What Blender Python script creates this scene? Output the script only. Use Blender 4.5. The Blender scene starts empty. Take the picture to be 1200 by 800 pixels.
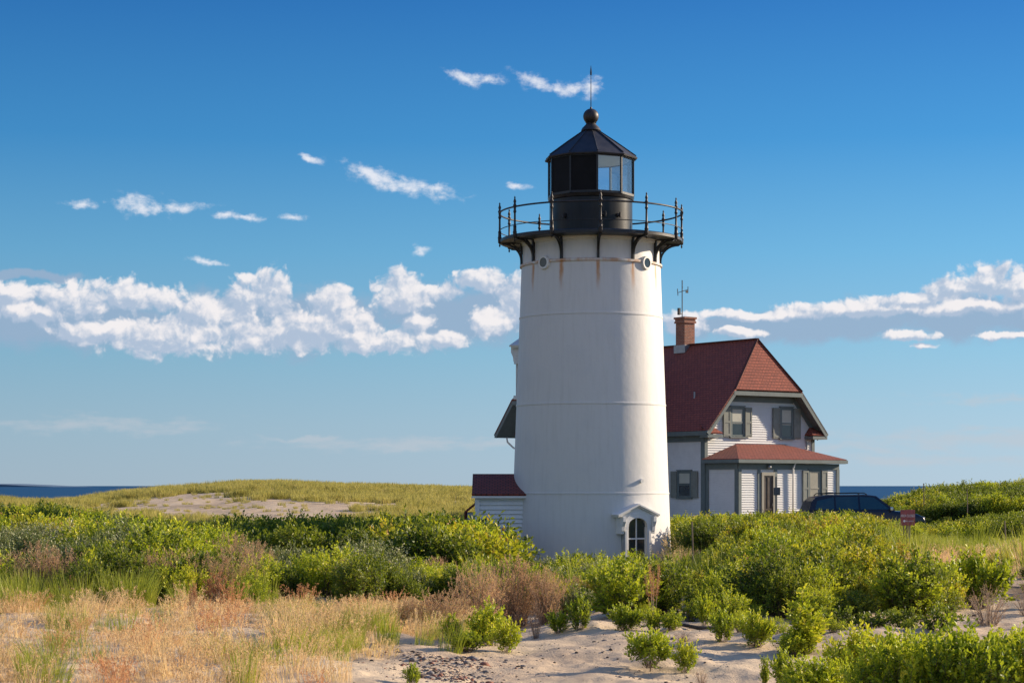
import bpy, math, random
import numpy as np
from mathutils import Vector, Matrix

R = math.radians
F = 2340.0          # focal length in pixels of the 1200 px wide photograph
HZ = 569.0          # row of the sea horizon
CAMZ = 3.0
scene = bpy.context.scene
COL = scene.collection

# ------------------------------------------------------------------ camera
cam_d = bpy.data.cameras.new('camera')
cam = bpy.data.objects.new('camera', cam_d)
COL.objects.link(cam)
cam.location = (0, 0, CAMZ)
cam.rotation_euler = (R(90), 0, 0)
cam_d.sensor_width = 36
cam_d.lens = F / 1200 * 36
cam_d.shift_y = (HZ - 400) / 1200
cam_d.clip_start = 0.1
cam_d.clip_end = 200000
scene.camera = cam

# ------------------------------------------------------------------ sun
SUN_AZ, SUN_EL = 111.5, 20.0      # azimuth measured from -Y towards +X
sdir = Vector((math.sin(R(SUN_AZ)) * math.cos(R(SUN_EL)), -math.cos(R(SUN_AZ)) * math.cos(R(SUN_EL)), math.sin(R(SUN_EL))))
sd = bpy.data.lights.new('sun', 'SUN')
sd.energy = 5.0
sd.angle = R(0.5)
sd.color = (1.0, 0.83, 0.62)
so = bpy.data.objects.new('sun', sd)
COL.objects.link(so)
so.rotation_euler = sdir.to_track_quat('Z', 'Y').to_euler()
so.location = (40, 20, 40)

scene.view_settings.view_transform = 'Standard'
scene.view_settings.look = 'None'
scene.view_settings.exposure = 0.56
scene.view_settings.gamma = 1.0
scene.view_settings.use_curve_mapping = False
scene.cycles.max_bounces = 6
scene.cycles.diffuse_bounces = 2
scene.cycles.transparent_max_bounces = 8
scene.cycles.transmission_bounces = 4
scene.cycles.use_denoising = True
scene.cycles.sample_clamp_indirect = 6

# ------------------------------------------------------------------ node helper
class NT:
    def __init__(s, tree): s.t = tree
    def n(s, typ, **kw):
        nd = s.t.nodes.new(typ)
        for k, v in kw.items(): setattr(nd, k, v)
        return nd
    def put(s, inp, v):
        if isinstance(v, bpy.types.NodeSocket): s.t.links.new(v, inp)
        elif isinstance(v, S): s.t.links.new(v.s, inp)
        elif v is not None: inp.default_value = v
    def m(s, op, a, b=None, c=None, clamp=False):
        nd = s.n('ShaderNodeMath', operation=op, use_clamp=clamp)
        s.put(nd.inputs[0], a)
        if b is not None: s.put(nd.inputs[1], b)
        if c is not None: s.put(nd.inputs[2], c)
        return S(s, nd.outputs[0])
    def sstep(s, x, lo, hi, a=0.0, b=1.0):
        nd = s.n('ShaderNodeMapRange', interpolation_type='SMOOTHSTEP')
        s.put(nd.inputs[0], x)
        for i, v in zip((1, 2, 3, 4), (lo, hi, a, b)): s.put(nd.inputs[i], v)
        return S(s, nd.outputs[0])
    def xyz(s, x, y, z):
        nd = s.n('ShaderNodeCombineXYZ')
        for i, v in enumerate((x, y, z)): s.put(nd.inputs[i], v)
        return nd.outputs[0]
    def mix(s, f, a, b, mode='MIX'):
        nd = s.n('ShaderNodeMix', data_type='RGBA', blend_type=mode)
        s.put(nd.inputs[0], f)
        s.put(nd.inputs[6], a if not isinstance(a, tuple) else (*a, 1)[:4])
        s.put(nd.inputs[7], b if not isinstance(b, tuple) else (*b, 1)[:4])
        return nd.outputs[2]
    def noise(s, vec, scale, detail=4, rough=0.55, dim='3D', out=0, dist=0.0):
        nd = s.n('ShaderNodeTexNoise', noise_dimensions=dim)
        s.put(nd.inputs['Vector'], vec)
        s.put(nd.inputs['Scale'], scale); s.put(nd.inputs['Detail'], detail); s.put(nd.inputs['Roughness'], rough)
        s.put(nd.inputs['Distortion'], dist)
        return S(s, nd.outputs[out]) if out == 0 else nd.outputs[out]
    def voro(s, vec, scale, detail=2, rough=0.5, feature='F1', dim='3D'):
        nd = s.n('ShaderNodeTexVoronoi', feature=feature, voronoi_dimensions=dim)
        s.put(nd.inputs['Vector'], vec); s.put(nd.inputs['Scale'], scale)
        s.put(nd.inputs['Detail'], detail); s.put(nd.inputs['Roughness'], rough)
        return S(s, nd.outputs['Distance'])
    def ramp(s, fac, stops, interp='LINEAR'):
        nd = s.n('ShaderNodeValToRGB')
        cr = nd.color_ramp; cr.interpolation = interp
        while len(cr.elements) > 1: cr.elements.remove(cr.elements[-1])
        cr.elements[0].position = stops[0][0]; cr.elements[0].color = (*stops[0][1], 1)
        for p, c in stops[1:]:
            e = cr.elements.new(p); e.color = (*c, 1)
        s.put(nd.inputs[0], fac)
        return nd.outputs[0]
class S:
    def __init__(s, g, sock): s.g = g; s.s = sock
    def __add__(a, b): return a.g.m('ADD', a, b)
    __radd__ = __add__
    def __sub__(a, b): return a.g.m('SUBTRACT', a, b)
    def __rsub__(a, b): return a.g.m('SUBTRACT', b, a)
    def __mul__(a, b): return a.g.m('MULTIPLY', a, b)
    __rmul__ = __mul__
    def __truediv__(a, b): return a.g.m('DIVIDE', a, b)
    def mx(a, b): return a.g.m('MAXIMUM', a, b)
    def mn(a, b): return a.g.m('MINIMUM', a, b)
    def cl(a): return a.g.m('MULTIPLY', a, 1.0, clamp=True)

# ------------------------------------------------------------------ world: sky with clouds, in azimuth / elevation
world = bpy.data.worlds.new('World')
scene.world = world
world.use_nodes = True
wt = world.node_tree
wt.nodes.clear()
g = NT(wt)
tc = g.n('ShaderNodeTexCoord')
sep = g.n('ShaderNodeSeparateXYZ'); wt.links.new(tc.outputs['Generated'], sep.inputs[0])
dx, dy, dz = (S(g, o) for o in sep.outputs)
az = g.m('ARCTAN2', dx, dy)
el = g.m('ARCSINE', dz)
u = az * F + 600.0
v = HZ - el * F
sky = g.n('ShaderNodeTexSky', sky_type='NISHITA')
sky.sun_disc = False
sky.sun_elevation = R(SUN_EL)
sky.sun_rotation = R(180 - SUN_AZ)
sky.altitude = 0; sky.air_density = 1.0; sky.dust_density = 0.6; sky.ozone_density = 1.5
K = 10.0
stops = [(0, (.270, .365, .450)), (70, (.228, .356, .460)), (150, (.165, .335, .468)), (270, (.088, .283, .476)), (400, (.026, .190, .430)), (569, (.006, .110, .345)), (1400, (.006, .085, .31))]
elp = (el * F) / 1400.0
grad = g.ramp(elp, [(p / 1400, c) for p, c in stops])
side = g.sstep(az, -0.35, 0.6, 0.86, 1.22)
sc_ = g.n('ShaderNodeVectorMath', operation='SCALE'); wt.links.new(grad, sc_.inputs[0]); g.put(sc_.inputs['Scale'], side * K)
base = g.mix(0.93, sky.outputs[0], sc_.outputs[0])

P = g.xyz(u, v, 0.0)
# warp
wn = g.noise(P, 0.02, 4, 0.55, '2D', out=1)
wv = g.n('ShaderNodeVectorMath', operation='SUBTRACT'); wt.links.new(wn, wv.inputs[0]); wv.inputs[1].default_value = (.5, .5, .5)
ws = g.n('ShaderNodeVectorMath', operation='MULTIPLY_ADD'); wt.links.new(wv.outputs[0], ws.inputs[0]); ws.inputs[1].default_value = (46, 22, 0); wt.links.new(P, ws.inputs[2])
PW = ws.outputs[0]
def ell(vec, cx, cy, rx, ry, tilt=0.0):
    sb = g.n('ShaderNodeVectorMath', operation='SUBTRACT'); wt.links.new(vec, sb.inputs[0]); sb.inputs[1].default_value = (cx, cy, 0)
    c, s_ = math.cos(R(tilt)), math.sin(R(tilt))
    d1 = g.n('ShaderNodeVectorMath', operation='DOT_PRODUCT'); wt.links.new(sb.outputs[0], d1.inputs[0]); d1.inputs[1].default_value = (c / rx, s_ / rx, 0)
    d2 = g.n('ShaderNodeVectorMath', operation='DOT_PRODUCT'); wt.links.new(sb.outputs[0], d2.inputs[0]); d2.inputs[1].default_value = (-s_ / ry, c / ry, 0)
    a, b = S(g, d1.outputs['Value']), S(g, d2.outputs['Value'])
    return 1.0 - g.m('SQRT', a * a + b * b)
def field(vec, lst):
    f = None
    for e in lst:
        k = ell(vec, *e)
        f = k if f is None else g.m('SMOOTH_MAX', f, k, 0.25)
    return f
# grey-blue bodies of the banks
veilL = [(90, 382, 190, 36), (330, 378, 200, 40), (520, 372, 115, 44), (30, 331, 75, 6), (590, 360, 60, 40)]
veilR = [(960, 383, 215, 24, -3), (1170, 376, 200, 30), (830, 386, 70, 14)]
fv = field(PW, veilL + veilR)
nz = g.noise(P, 0.022, 5, 0.6, '2D')
nst = g.noise(g.xyz(u * 0.35, v, 3.0), 0.05, 5, 0.6, '2D')
av = g.sstep(fv + (nz - 0.5) * 0.9 + (nst - 0.5) * 0.5, -0.12, 0.55)
# bright cumulus heads
puffs = [(22, 352, 40, 13), (95, 356, 45, 20), (160, 350, 55, 18), (60, 372, 60, 11), (200, 394, 75, 24), (120, 392, 60, 13), (290, 352, 22, 24), (322, 348, 26, 26), (345, 390, 95, 22), (255, 370, 45, 16),
         (390, 354, 26, 18), (440, 398, 60, 17), (412, 376, 25, 14), (470, 345, 32, 24), (510, 340, 40, 10), (562, 330, 28, 13), (510, 400, 40, 11), (575, 378, 26, 18), (490, 380, 22, 12), (604, 350, 22, 26), (288, 331, 11, 9)]
puffs2 = [(1110, 346, 26, 14), (1150, 337, 36, 20), (1192, 344, 40, 24), (1240, 345, 40, 26), (900, 371, 95, 6.5), (1010, 366, 105, 9), (1060, 357, 45, 8), (1130, 366, 80, 8), (1060, 397, 38, 6), (1078, 408, 16, 4), (805, 380, 30, 13), (868, 391, 26, 6), (1180, 397, 60, 4)]
PB = g.n('ShaderNodeVectorMath', operation='MULTIPLY_ADD'); wt.links.new(wv.outputs[0], PB.inputs[0]); PB.inputs[1].default_value = (26, 16, 0); wt.links.new(P, PB.inputs[2])
fp = field(PB.outputs[0], puffs + puffs2)
def puffh(vec):
    f = field(vec, puffs + puffs2)
    n_ = g.noise(vec, 0.018, 4, 0.5, '2D')
    w1 = g.voro(vec, 0.045, 0.0, 0.5, 'SMOOTH_F1', '2D')
    w2 = g.voro(vec, 0.105, 0.0, 0.5, 'SMOOTH_F1', '2D')
    w3 = g.voro(vec, 0.23, 0.0, 0.5, 'F1', '2D')
    n3 = g.noise(vec, 0.12, 4, 0.6, '2D')
    return f, f * 1.15 + (n_ - 0.5) * 1.1 + (0.40 - w1) * 0.95 + (0.40 - w2) * 0.50 + (0.4 - w3) * 0.20 + (n3 - 0.5) * 0.5 + 0.21
fp, hh0 = puffh(PB.outputs[0])
ofs = g.n('ShaderNodeVectorMath', operation='ADD'); wt.links.new(PB.outputs[0], ofs.inputs[0]); ofs.inputs[1].default_value = (4.5, -6.0, 0)
_, hh1 = puffh(ofs.outputs[0])
ap = g.sstep(hh0, -0.05, 0.55) * g.sstep(fp, -0.95, -0.05)
lit = g.sstep((hh0 - hh1) * 0.75 + (nz - 0.5) * 1.8 + 0.37, 0.0, 0.95)
# small separate clouds higher up
smalls = [(545, 97, 22, 8, 15), (570, 101, 20, 6, -5), (628, 100, 26, 7, 18), (660, 111, 36, 8, 4), (692, 110, 20, 13, -10), (432, 208, 30, 8, 22), (470, 218, 55, 11, 14), (510, 222, 32, 7, 12), (170, 249, 32, 12, 4), (218, 250, 30, 7, -3),
          (105, 248, 20, 5), (266, 259, 15, 5), (292, 260, 18, 4), (340, 257, 20, 5), (491, 295, 12, 8), (246, 311, 20, 3.5), (605, 220, 18, 4, 10), (365, 192, 16, 4, 20)]
fs = field(PB.outputs[0], smalls)
wis = g.noise(g.xyz(u * 0.6, v, 9.0), 0.10, 6, 0.65, '2D')
wis2 = g.noise(P, 0.035, 4, 0.55, '2D')
as_ = g.sstep(fs + (wis - 0.5) * 2.0 + (wis2 - 0.5) * 1.8, -0.3, 1.2) * g.sstep(fs, -1.0, 0.25)
# low thin streaks
lows = [(1130, 515, 190, 16), (1060, 540, 150, 10), (990, 524, 70, 8), (360, 512, 70, 4), (120, 500, 160, 12), (480, 520, 200, 12), (1200, 470, 160, 8)]
fl = field(PW, lows)
str_ = g.noise(g.xyz(u * 0.22, v, 5.0), 0.09, 6, 0.6, '2D')
al = g.sstep(fl + (str_ - 0.5) * 2.0, -0.1, 1.1) * 0.55
# unseen cloud cover behind and overhead, added as neutral fill light
back = g.noise(tc.outputs['Generated'], 2.6, 6, 0.6)
a_fill = g.sstep(back, 0.42, 0.66) * g.sstep(g.m('ABSOLUTE', az), 0.50, 1.3) * g.sstep(dz, 0.02, 0.15)
def k3(c): return tuple(x * K for x in c)
c1 = g.mix(av * 0.85, base, k3((.215, .295, .405)))
cp = g.mix(lit, k3((.30, .365, .465)), k3((.64, .61, .61)))
c2 = g.mix(ap * 0.93, c1, cp)
c3 = g.mix(as_ * 0.88, c2, k3((.58, .59, .63)))
c4 = g.mix(al, c3, k3((.36, .39, .43)))
c5 = g.mix(a_fill * 0.85, base, k3((.42, .40, .39)))
bg = g.n('ShaderNodeBackground'); bg.inputs['Strength'].default_value = 0.1
wt.links.new(c4, bg.inputs[0])
bg2 = g.n('ShaderNodeBackground'); bg2.inputs['Strength'].default_value = 0.1
wt.links.new(c5, bg2.inputs[0])
# the detailed cloud layer only spans the northern sky; elsewhere the simple one
region = g.m('LESS_THAN', g.m('ABSOLUTE', az), 0.48) * g.m('LESS_THAN', el, 0.33) * g.m('GREATER_THAN', el, -0.02)
mxs = g.n('ShaderNodeMixShader'); g.put(mxs.inputs[0], region)
wt.links.new(bg2.outputs[0], mxs.inputs[1]); wt.links.new(bg.outputs[0], mxs.inputs[2])
wo = g.n('ShaderNodeOutputWorld'); wt.links.new(mxs.outputs[0], wo.inputs[0])

# ------------------------------------------------------------------ materials
def new_mat(name):
    m = bpy.data.materials.new(name); m.use_nodes = True
    m.node_tree.nodes.clear()
    h = NT(m.node_tree)
    out = h.n('ShaderNodeOutputMaterial')
    p = h.n('ShaderNodeBsdfPrincipled')
    m.node_tree.links.new(p.outputs[0], out.inputs[0])
    return m, h, p, out
def bump(h, p, height, strength=0.3, dist=0.02):
    b = h.n('ShaderNodeBump'); b.inputs['Strength'].default_value = strength; b.inputs['Distance'].default_value = dist
    h.put(b.inputs['Height'], height); h.t.links.new(b.outputs[0], p.inputs['Normal'])
def simple(name, col, rough=0.6, var=0.15, scale=6.0, metal=0.0, spec=0.5, bmp=0.0, stretch=(1, 1, 1)):
    m, h, p, out = new_mat(name)
    t = h.n('ShaderNodeTexCoord')
    mp = h.n('ShaderNodeMapping'); mp.inputs['Scale'].default_value = stretch
    h.t.links.new(t.outputs['Object'], mp.inputs[0])
    n = h.noise(mp.outputs[0], scale, 6, 0.65)
    lo = tuple(c * (1 - var) for c in col); hi = tuple(min(1, c * (1 + var)) for c in col)
    h.put(p.inputs['Base Color'], h.mix(h.sstep(n, 0.3, 0.7), lo, hi))
    h.put(p.inputs['Roughness'], n * 0.2 + (rough - 0.1))
    p.inputs['Metallic'].default_value = metal
    p.inputs['Specular IOR Level'].default_value = spec
    if bmp: bump(h, p, n, bmp, 0.01)
    return m

M = {}
# tower paint: white, faint dirt streaks, rust below the gallery brackets
m, h, p, out = new_mat('tower_paint')
t = h.n('ShaderNodeTexCoord'); sp = h.n('ShaderNodeSeparateXYZ'); h.t.links.new(t.outputs['Object'], sp.inputs[0])
ox, oy, oz = (S(h, o) for o in sp.outputs)
ang = h.m('ARCTAN2', ox, oy * -1.0)          # 0 faces the camera, positive to the right
streak = h.noise(h.xyz(ang * 9.0, oz * 0.35, 0.0), 2.2, 5, 0.65)
blot = h.noise(t.outputs['Object'], 0.9, 5, 0.6)
basec = h.mix(h.sstep(streak, 0.42, 0.80) * 0.30, (.70, .685, .665), (.52, .50, .46))
basec = h.mix(h.sstep(blot, 0.48, 0.70) * 0.20, basec, (.53, .545, .575))
# rust: distance to the nearest of 12 bracket lines
aa = h.m('ABSOLUTE', h.m('WRAP', ang * 57.2958 - 3.5, 15.0, -15.0))
rn = h.noise(h.xyz(ang * 14.0, oz * 1.2, 2.0), 2.0, 5, 0.7)
under = h.sstep(oz, 9.62, 9.45) * h.sstep(oz, 8.55, 9.35)
r1 = h.sstep(aa + (rn - 0.5) * 5.0, 2.6, 0.2) * under * 0.85
ringr = h.sstep(h.m('ABSOLUTE', oz - 9.57), 0.075, 0.03) * h.sstep(h.noise(h.xyz(ang * 4.0, 0.0, 0.0), 1.4, 4), 0.38, 0.62) * 0.7
top = h.sstep(oz, 10.12, 10.35) * h.sstep(rn, 0.35, 0.7) * 0.35
# thin stains below every plate joint
st = None
for zr in (8.02, 5.40, 2.78):
    q = h.sstep(oz, zr - 0.45, zr - 0.03) * h.sstep(oz, zr + 0.02, zr - 0.03) * h.sstep(h.noise(h.xyz(ang * 16.0, oz * 0.4, zr), 1.6, 4, 0.6), 0.60, 0.78) * 0.28
    st = q if st is None else st + q
basec = h.mix(st.cl(), basec, (.45, .36, .27))
basec = h.mix((r1 + ringr + top).cl(), basec, (.52, .22, .055))
h.put(p.inputs['Base Color'], basec)
p.inputs['Roughness'].default_value = 0.55
bn = h.noise(t.outputs['Object'], 5.0, 5, 0.6)
bump(h, p, bn + blot * 2.0, 0.25, 0.02)
M['tower'] = m
M['white_trim'] = simple('white_trim_paint', (.78, .765, .74), 0.5, 0.05, 3)
M['iron'] = simple('black_iron_paint', (.012, .012, .014), 0.42, 0.5, 7, 0.0, 0.5, 0.25)
M['iron_rust'] = simple('weathered_black_iron', (.022, .018, .018), 0.5, 0.6, 5, 0, 0.5, 0.2)
# lantern room sheet iron: glossy black, brushed
M['drum'] = simple('glossy_black_sheet_iron', (.010, .010, .012), 0.34, 0.7, 2.2, 0.0, 0.35, 0.12, (1, 1, .2))
M['blind_panel'] = simple('matt_black_panel', (.008, .008, .009), 0.6, 0.4, 2.2, 0, 0.15)
M['lantern_roof'] = simple('black_roof_iron', (.020, .020, .026), 0.55, 0.4, 3, 0, 0.5, 0.1)
M['ceiling_cream'] = simple('pale_cream_paint', (.62, .60, .52), 0.5, 0.06, 3)
# siding
def siding(name, col):
    m, h, p, out = new_mat(name)
    t = h.n('ShaderNodeTexCoord')
    n = h.noise(t.outputs['Object'], 1.6, 6, 0.65)
    mp = h.n('ShaderNodeMapping'); mp.inputs['Scale'].default_value = (1.2, 1.2, 9)
    h.t.links.new(t.outputs['Object'], mp.inputs[0])
    n2 = h.noise(mp.outputs[0], 2.0, 4, 0.6)
    c = h.mix(h.sstep(n, 0.35, 0.75) * 0.5, col, tuple(x * .82 for x in col))
    c = h.mix(h.sstep(n2, 0.5, 0.8) * 0.35, c, tuple(x * .72 for x in col))
    h.put(p.inputs['Base Color'], c)
    p.inputs['Roughness'].default_value = 0.6
    bump(h, p, n2, 0.15, 0.01)
    return m
M['siding'] = siding('white_clapboard', (.78, .78, .77))
M['trim'] = simple('grey_green_trim_paint', (.135, .170, .168), 0.55, 0.12, 2.5)
M['shutter'] = simple('grey_green_shutter_paint', (.22, .235, .205), 0.6, 0.12, 3)
M['board'] = simple('tan_panel_paint', (.34, .32, .26), 0.6, 0.1, 2)
def shingles(name, c1, c2, mort, bw=0.30, rh=0.19):
    m, h, p, out = new_mat(name)
    uv = h.n('ShaderNodeUVMap')
    b = h.n('ShaderNodeTexBrick'); h.t.links.new(uv.outputs[0], b.inputs['Vector'])
    b.inputs['Scale'].default_value = 1.0
    b.inputs['Color1'].default_value = (*c1, 1); b.inputs['Color2'].default_value = (*c2, 1); b.inputs['Mortar'].default_value = (*mort, 1)
    b.inputs['Mortar Size'].default_value = 0.014; b.inputs['Mortar Smooth'].default_value = 0.3; b.inputs['Bias'].default_value = 0.0
    b.inputs['Brick Width'].default_value = bw; b.inputs['Row Height'].default_value = rh
    n = h.noise(uv.outputs[0], 1.1, 6, 0.65)
    n2 = h.noise(uv.outputs[0], 14.0, 3, 0.6)
    c = h.mix(h.sstep(n, 0.35, 0.75) * 0.45, b.outputs[0], tuple(x * .55 for x in c1))
    c = h.mix(h.sstep(n2, 0.45, 0.75) * 0.35, c, tuple(x * 1.5 for x in c2))
    h.put(p.inputs['Base Color'], c); p.inputs['Roughness'].default_value = 0.85
    # rows overlap: the height ramps within each row
    s2 = h.n('ShaderNodeSeparateXYZ'); h.t.links.new(uv.outputs[0], s2.inputs[0])
    fr = h.m('FRACT', S(h, s2.outputs[1]) / rh)
    hh = (1.0 - fr) * 1.2 - S(h, b.outputs['Fac']) * 0.7 + n2 * 0.3
    bump(h, p, hh, 0.8, 0.035)
    return m
M['shingle'] = shingles('red_roof_shingles', (.36, .088, .052), (.26, .064, .042), (.07, .022, .018), .22, .15)
M['shingle_small'] = shingles('red_shed_shingles', (.30, .066, .042), (.21, .05, .034), (.03, .015, .014), 0.16, 0.095)
# brick chimney
m, h, p, out = new_mat('chimney_brick')
t = h.n('ShaderNodeTexCoord')
s2 = h.n('ShaderNodeSeparateXYZ'); h.t.links.new(t.outputs['Object'], s2.inputs[0])
bb = h.n('ShaderNodeTexBrick'); h.put(bb.inputs['Vector'], h.xyz(S(h, s2.outputs[0]) + S(h, s2.outputs[1]), S(h, s2.outputs[2]), 0.0))
bb.inputs['Scale'].default_value = 1.0; bb.inputs['Color1'].default_value = (.42, .13, .06, 1); bb.inputs['Color2'].default_value = (.27, .085, .045, 1)
bb.inputs['Mortar'].default_value = (.30, .24, .20, 1); bb.inputs['Mortar Size'].default_value = 0.012; bb.inputs['Brick Width'].default_value = 0.21; bb.inputs['Row Height'].default_value = 0.075
h.put(p.inputs['Base Color'], h.mix(h.sstep(h.noise(t.outputs['Object'], 3.0, 5), .4, .7) * 0.4, bb.outputs[0], (.12, .07, .05)))
p.inputs['Roughness'].default_value = 0.85
bump(h, p, S(h, bb.outputs['Fac']) * -1.0, 0.5, 0.01)
M['brick'] = m
# glass
def thin_glass(name, tint=(.9, .96, 1.0), refl=0.10, rough=0.02):
    m, h, p, out = new_mat(name); m.node_tree.nodes.remove(p)
    tr = h.n('ShaderNodeBsdfTransparent'); tr.inputs[0].default_value = (*tint, 1)
    gl = h.n('ShaderNodeBsdfGlossy'); gl.inputs['Roughness'].default_value = rough
    fr = h.n('ShaderNodeLayerWeight'); fr.inputs[0].default_value = 0.35
    mx = h.n('ShaderNodeMixShader'); h.put(mx.inputs[0], S(h, fr.outputs['Fresnel']) * 0.6 + refl)
    h.t.links.new(tr.outputs[0], mx.inputs[1]); h.t.links.new(gl.outputs[0], mx.inputs[2]); h.t.links.new(mx.outputs[0], out.inputs[0])
    return m
M['glass'] = thin_glass('clear_lantern_glass')
M['window_glass'] = simple('dark_window_glass', (.030, .042, .046), 0.12, 0.3, 2, 0, 0.8)
M['blind'] = simple('pale_window_blind', (.50, .50, .42), 0.5, 0.06, 3)
M['door_dark'] = simple('dark_brown_screen_door', (.085, .062, .050), 0.4, 0.35, 3, 0, 0.6)
M['car_paint'] = simple('dark_blue_car_paint', (.006, .007, .014), 0.16, 0.2, 1, 0.2, 0.7)
M['car_glass'] = simple('tinted_car_glass', (.020, .045, .045), 0.06, 0.2, 1, 0, 0.9)
M['rubber'] = simple('black_rubber', (.02, .02, .02), 0.8, 0.2)
M['chrome'] = simple('bright_metal', (.6, .6, .62), 0.2, 0.05, 3, 1.0)
M['lamp_lens'] = simple('clear_headlight', (.7, .7, .7), 0.1, 0.05)
M['sign_red'] = simple('maroon_sign_paint', (.36, .085, .085), 0.55, 0.15, 8)
M['sign_white'] = simple('faded_white_lettering', (.85, .78, .80), 0.6, 0.1, 8)
M['wood'] = simple('weathered_wood', (.30, .22, .15), 0.8, 0.35, 5, 0, 0.2, 0.4, (1, 1, .2))
M['driftwood'] = simple('dark_driftwood', (.11, .085, .07), 0.85, 0.4, 6, 0, 0.2, 0.5)
M['galv'] = simple('galvanised_metal', (.35, .36, .37), 0.45, 0.15, 5, 0.7)
M['cardbox'] = simple('slate_box_paint', (.07, .085, .10), 0.5, 0.2)

def leafmat(name, stops, trans=(.30, .36, .03), tfac=0.42, rough=0.5, spec=0.35):
    """stops: colours picked at random per leaf; each plant shifts the choice"""
    m, h, p, out = new_mat(name)
    geo = h.n('ShaderNodeNewGeometry'); oi = h.n('ShaderNodeObjectInfo')
    ag = h.n('ShaderNodeAttribute'); ag.attribute_name = 'young'  # brightens shoot tips: leaf age plus highlights put into the colour
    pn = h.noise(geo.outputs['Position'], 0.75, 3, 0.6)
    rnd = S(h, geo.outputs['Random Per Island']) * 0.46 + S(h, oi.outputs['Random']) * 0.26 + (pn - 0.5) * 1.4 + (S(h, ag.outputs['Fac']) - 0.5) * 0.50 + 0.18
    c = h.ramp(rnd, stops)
    h.put(p.inputs['Base Color'], c); p.inputs['Roughness'].default_value = rough
    p.inputs['Specular IOR Level'].default_value = spec
    tl = h.n('ShaderNodeBsdfTranslucent')
    h.put(tl.inputs[0], h.mix(0.55, c, trans))
    mx = h.n('ShaderNodeMixShader'); mx.inputs[0].default_value = tfac
    h.t.links.new(p.outputs[0], mx.inputs[1]); h.t.links.new(tl.outputs[0], mx.inputs[2]); h.t.links.new(mx.outputs[0], out.inputs[0])
    return m
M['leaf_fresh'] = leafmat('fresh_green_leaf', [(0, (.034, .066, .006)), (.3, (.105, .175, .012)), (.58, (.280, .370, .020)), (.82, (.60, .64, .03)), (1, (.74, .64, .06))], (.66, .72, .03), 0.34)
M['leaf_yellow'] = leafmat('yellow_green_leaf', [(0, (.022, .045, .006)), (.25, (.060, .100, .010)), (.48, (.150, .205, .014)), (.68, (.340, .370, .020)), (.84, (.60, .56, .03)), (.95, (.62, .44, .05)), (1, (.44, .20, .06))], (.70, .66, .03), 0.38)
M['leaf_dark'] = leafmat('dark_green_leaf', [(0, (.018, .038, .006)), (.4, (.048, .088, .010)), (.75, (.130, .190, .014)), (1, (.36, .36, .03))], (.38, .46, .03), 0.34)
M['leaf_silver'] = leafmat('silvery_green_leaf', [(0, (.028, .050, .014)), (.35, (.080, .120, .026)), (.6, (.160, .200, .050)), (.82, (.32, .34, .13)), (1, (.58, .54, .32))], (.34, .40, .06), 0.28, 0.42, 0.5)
M['leaf_brown'] = leafmat('dry_brown_leaf', [(0, (.34, .20, .11)), (.5, (.52, .32, .18)), (.8, (.64, .43, .25)), (1, (.50, .42, .14))], (.80, .50, .25), 0.35, 0.8, 0.1)
M['leaf_rust'] = leafmat('rust_red_seed_head', [(0, (.30, .13, .07)), (.5, (.50, .25, .12)), (1, (.62, .36, .18))], (.70, .34, .15), 0.35, 0.8, 0.1)
M['twig'] = simple('grey_brown_twig', (.13, .095, .07), 0.85, 0.3, 9)
M['twig_dry'] = simple('bleached_dry_twig', (.26, .19, .15), 0.85, 0.3, 9)
M['grass_dry'] = leafmat('dry_straw_grass', [(0, (.56, .34, .16)), (.35, (.78, .53, .27)), (.7, (.86, .66, .37)), (1, (.66, .58, .20))], (.88, .60, .30), 0.45, 0.7, 0.2)
M['grass_green'] = leafmat('green_beach_grass', [(0, (.13, .19, .02)), (.4, (.25, .31, .03)), (.75, (.40, .40, .06)), (1, (.55, .46, .16))], (.52, .56, .06), 0.40, 0.5, 0.3)
M['grass_dune'] = leafmat('dune_grass', [(0, (.22, .21, .05)), (.4, (.38, .34, .08)), (.75, (.52, .44, .13)), (1, (.62, .48, .20))], (.60, .56, .14), 0.38, 0.6, 0.2)

M['grass_rust'] = leafmat('orange_seeding_grass', [(0, (.42, .20, .10)), (.5, (.66, .34, .17)), (1, (.74, .48, .24))], (.85, .45, .22), 0.4, 0.7, 0.1)
# sand ground
m, h, p, out = new_mat('beach_sand')
t = h.n('ShaderNodeTexCoord')
oc = t.outputs['Object']
n1 = h.noise(oc, 0.35, 6, 0.6); n2 = h.noise(oc, 3.5, 6, 0.7); n3 = h.noise(oc, 45.0, 4, 0.7); n4 = h.noise(oc, 1.3, 7, 0.7)
c = h.mix(h.sstep(n1, .35, .65), (.63, .475, .315), (.73, .575, .39))
c = h.mix(h.sstep(n2, .50, .72) * 0.5, c, (.42, .31, .22))
c = h.mix(h.sstep(n3, .56, .74) * 0.35, c, (.24, .17, .13))
at = h.n('ShaderNodeAttribute'); at.attribute_name = 'litter'
lit_ = S(h, at.outputs['Fac'])
c = h.mix((lit_ * h.sstep(n4 + n3 * 0.25, .42, .72)).cl(), c, (.13, .095, .055))
h.put(p.inputs['Base Color'], c); p.inputs['Roughness'].default_value = 0.92; p.inputs['Specular IOR Level'].default_value = 0.15
bump(h, p, n2 * 1.0 + n3 * 0.35, 0.7, 0.05)
M['sand'] = m
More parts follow.
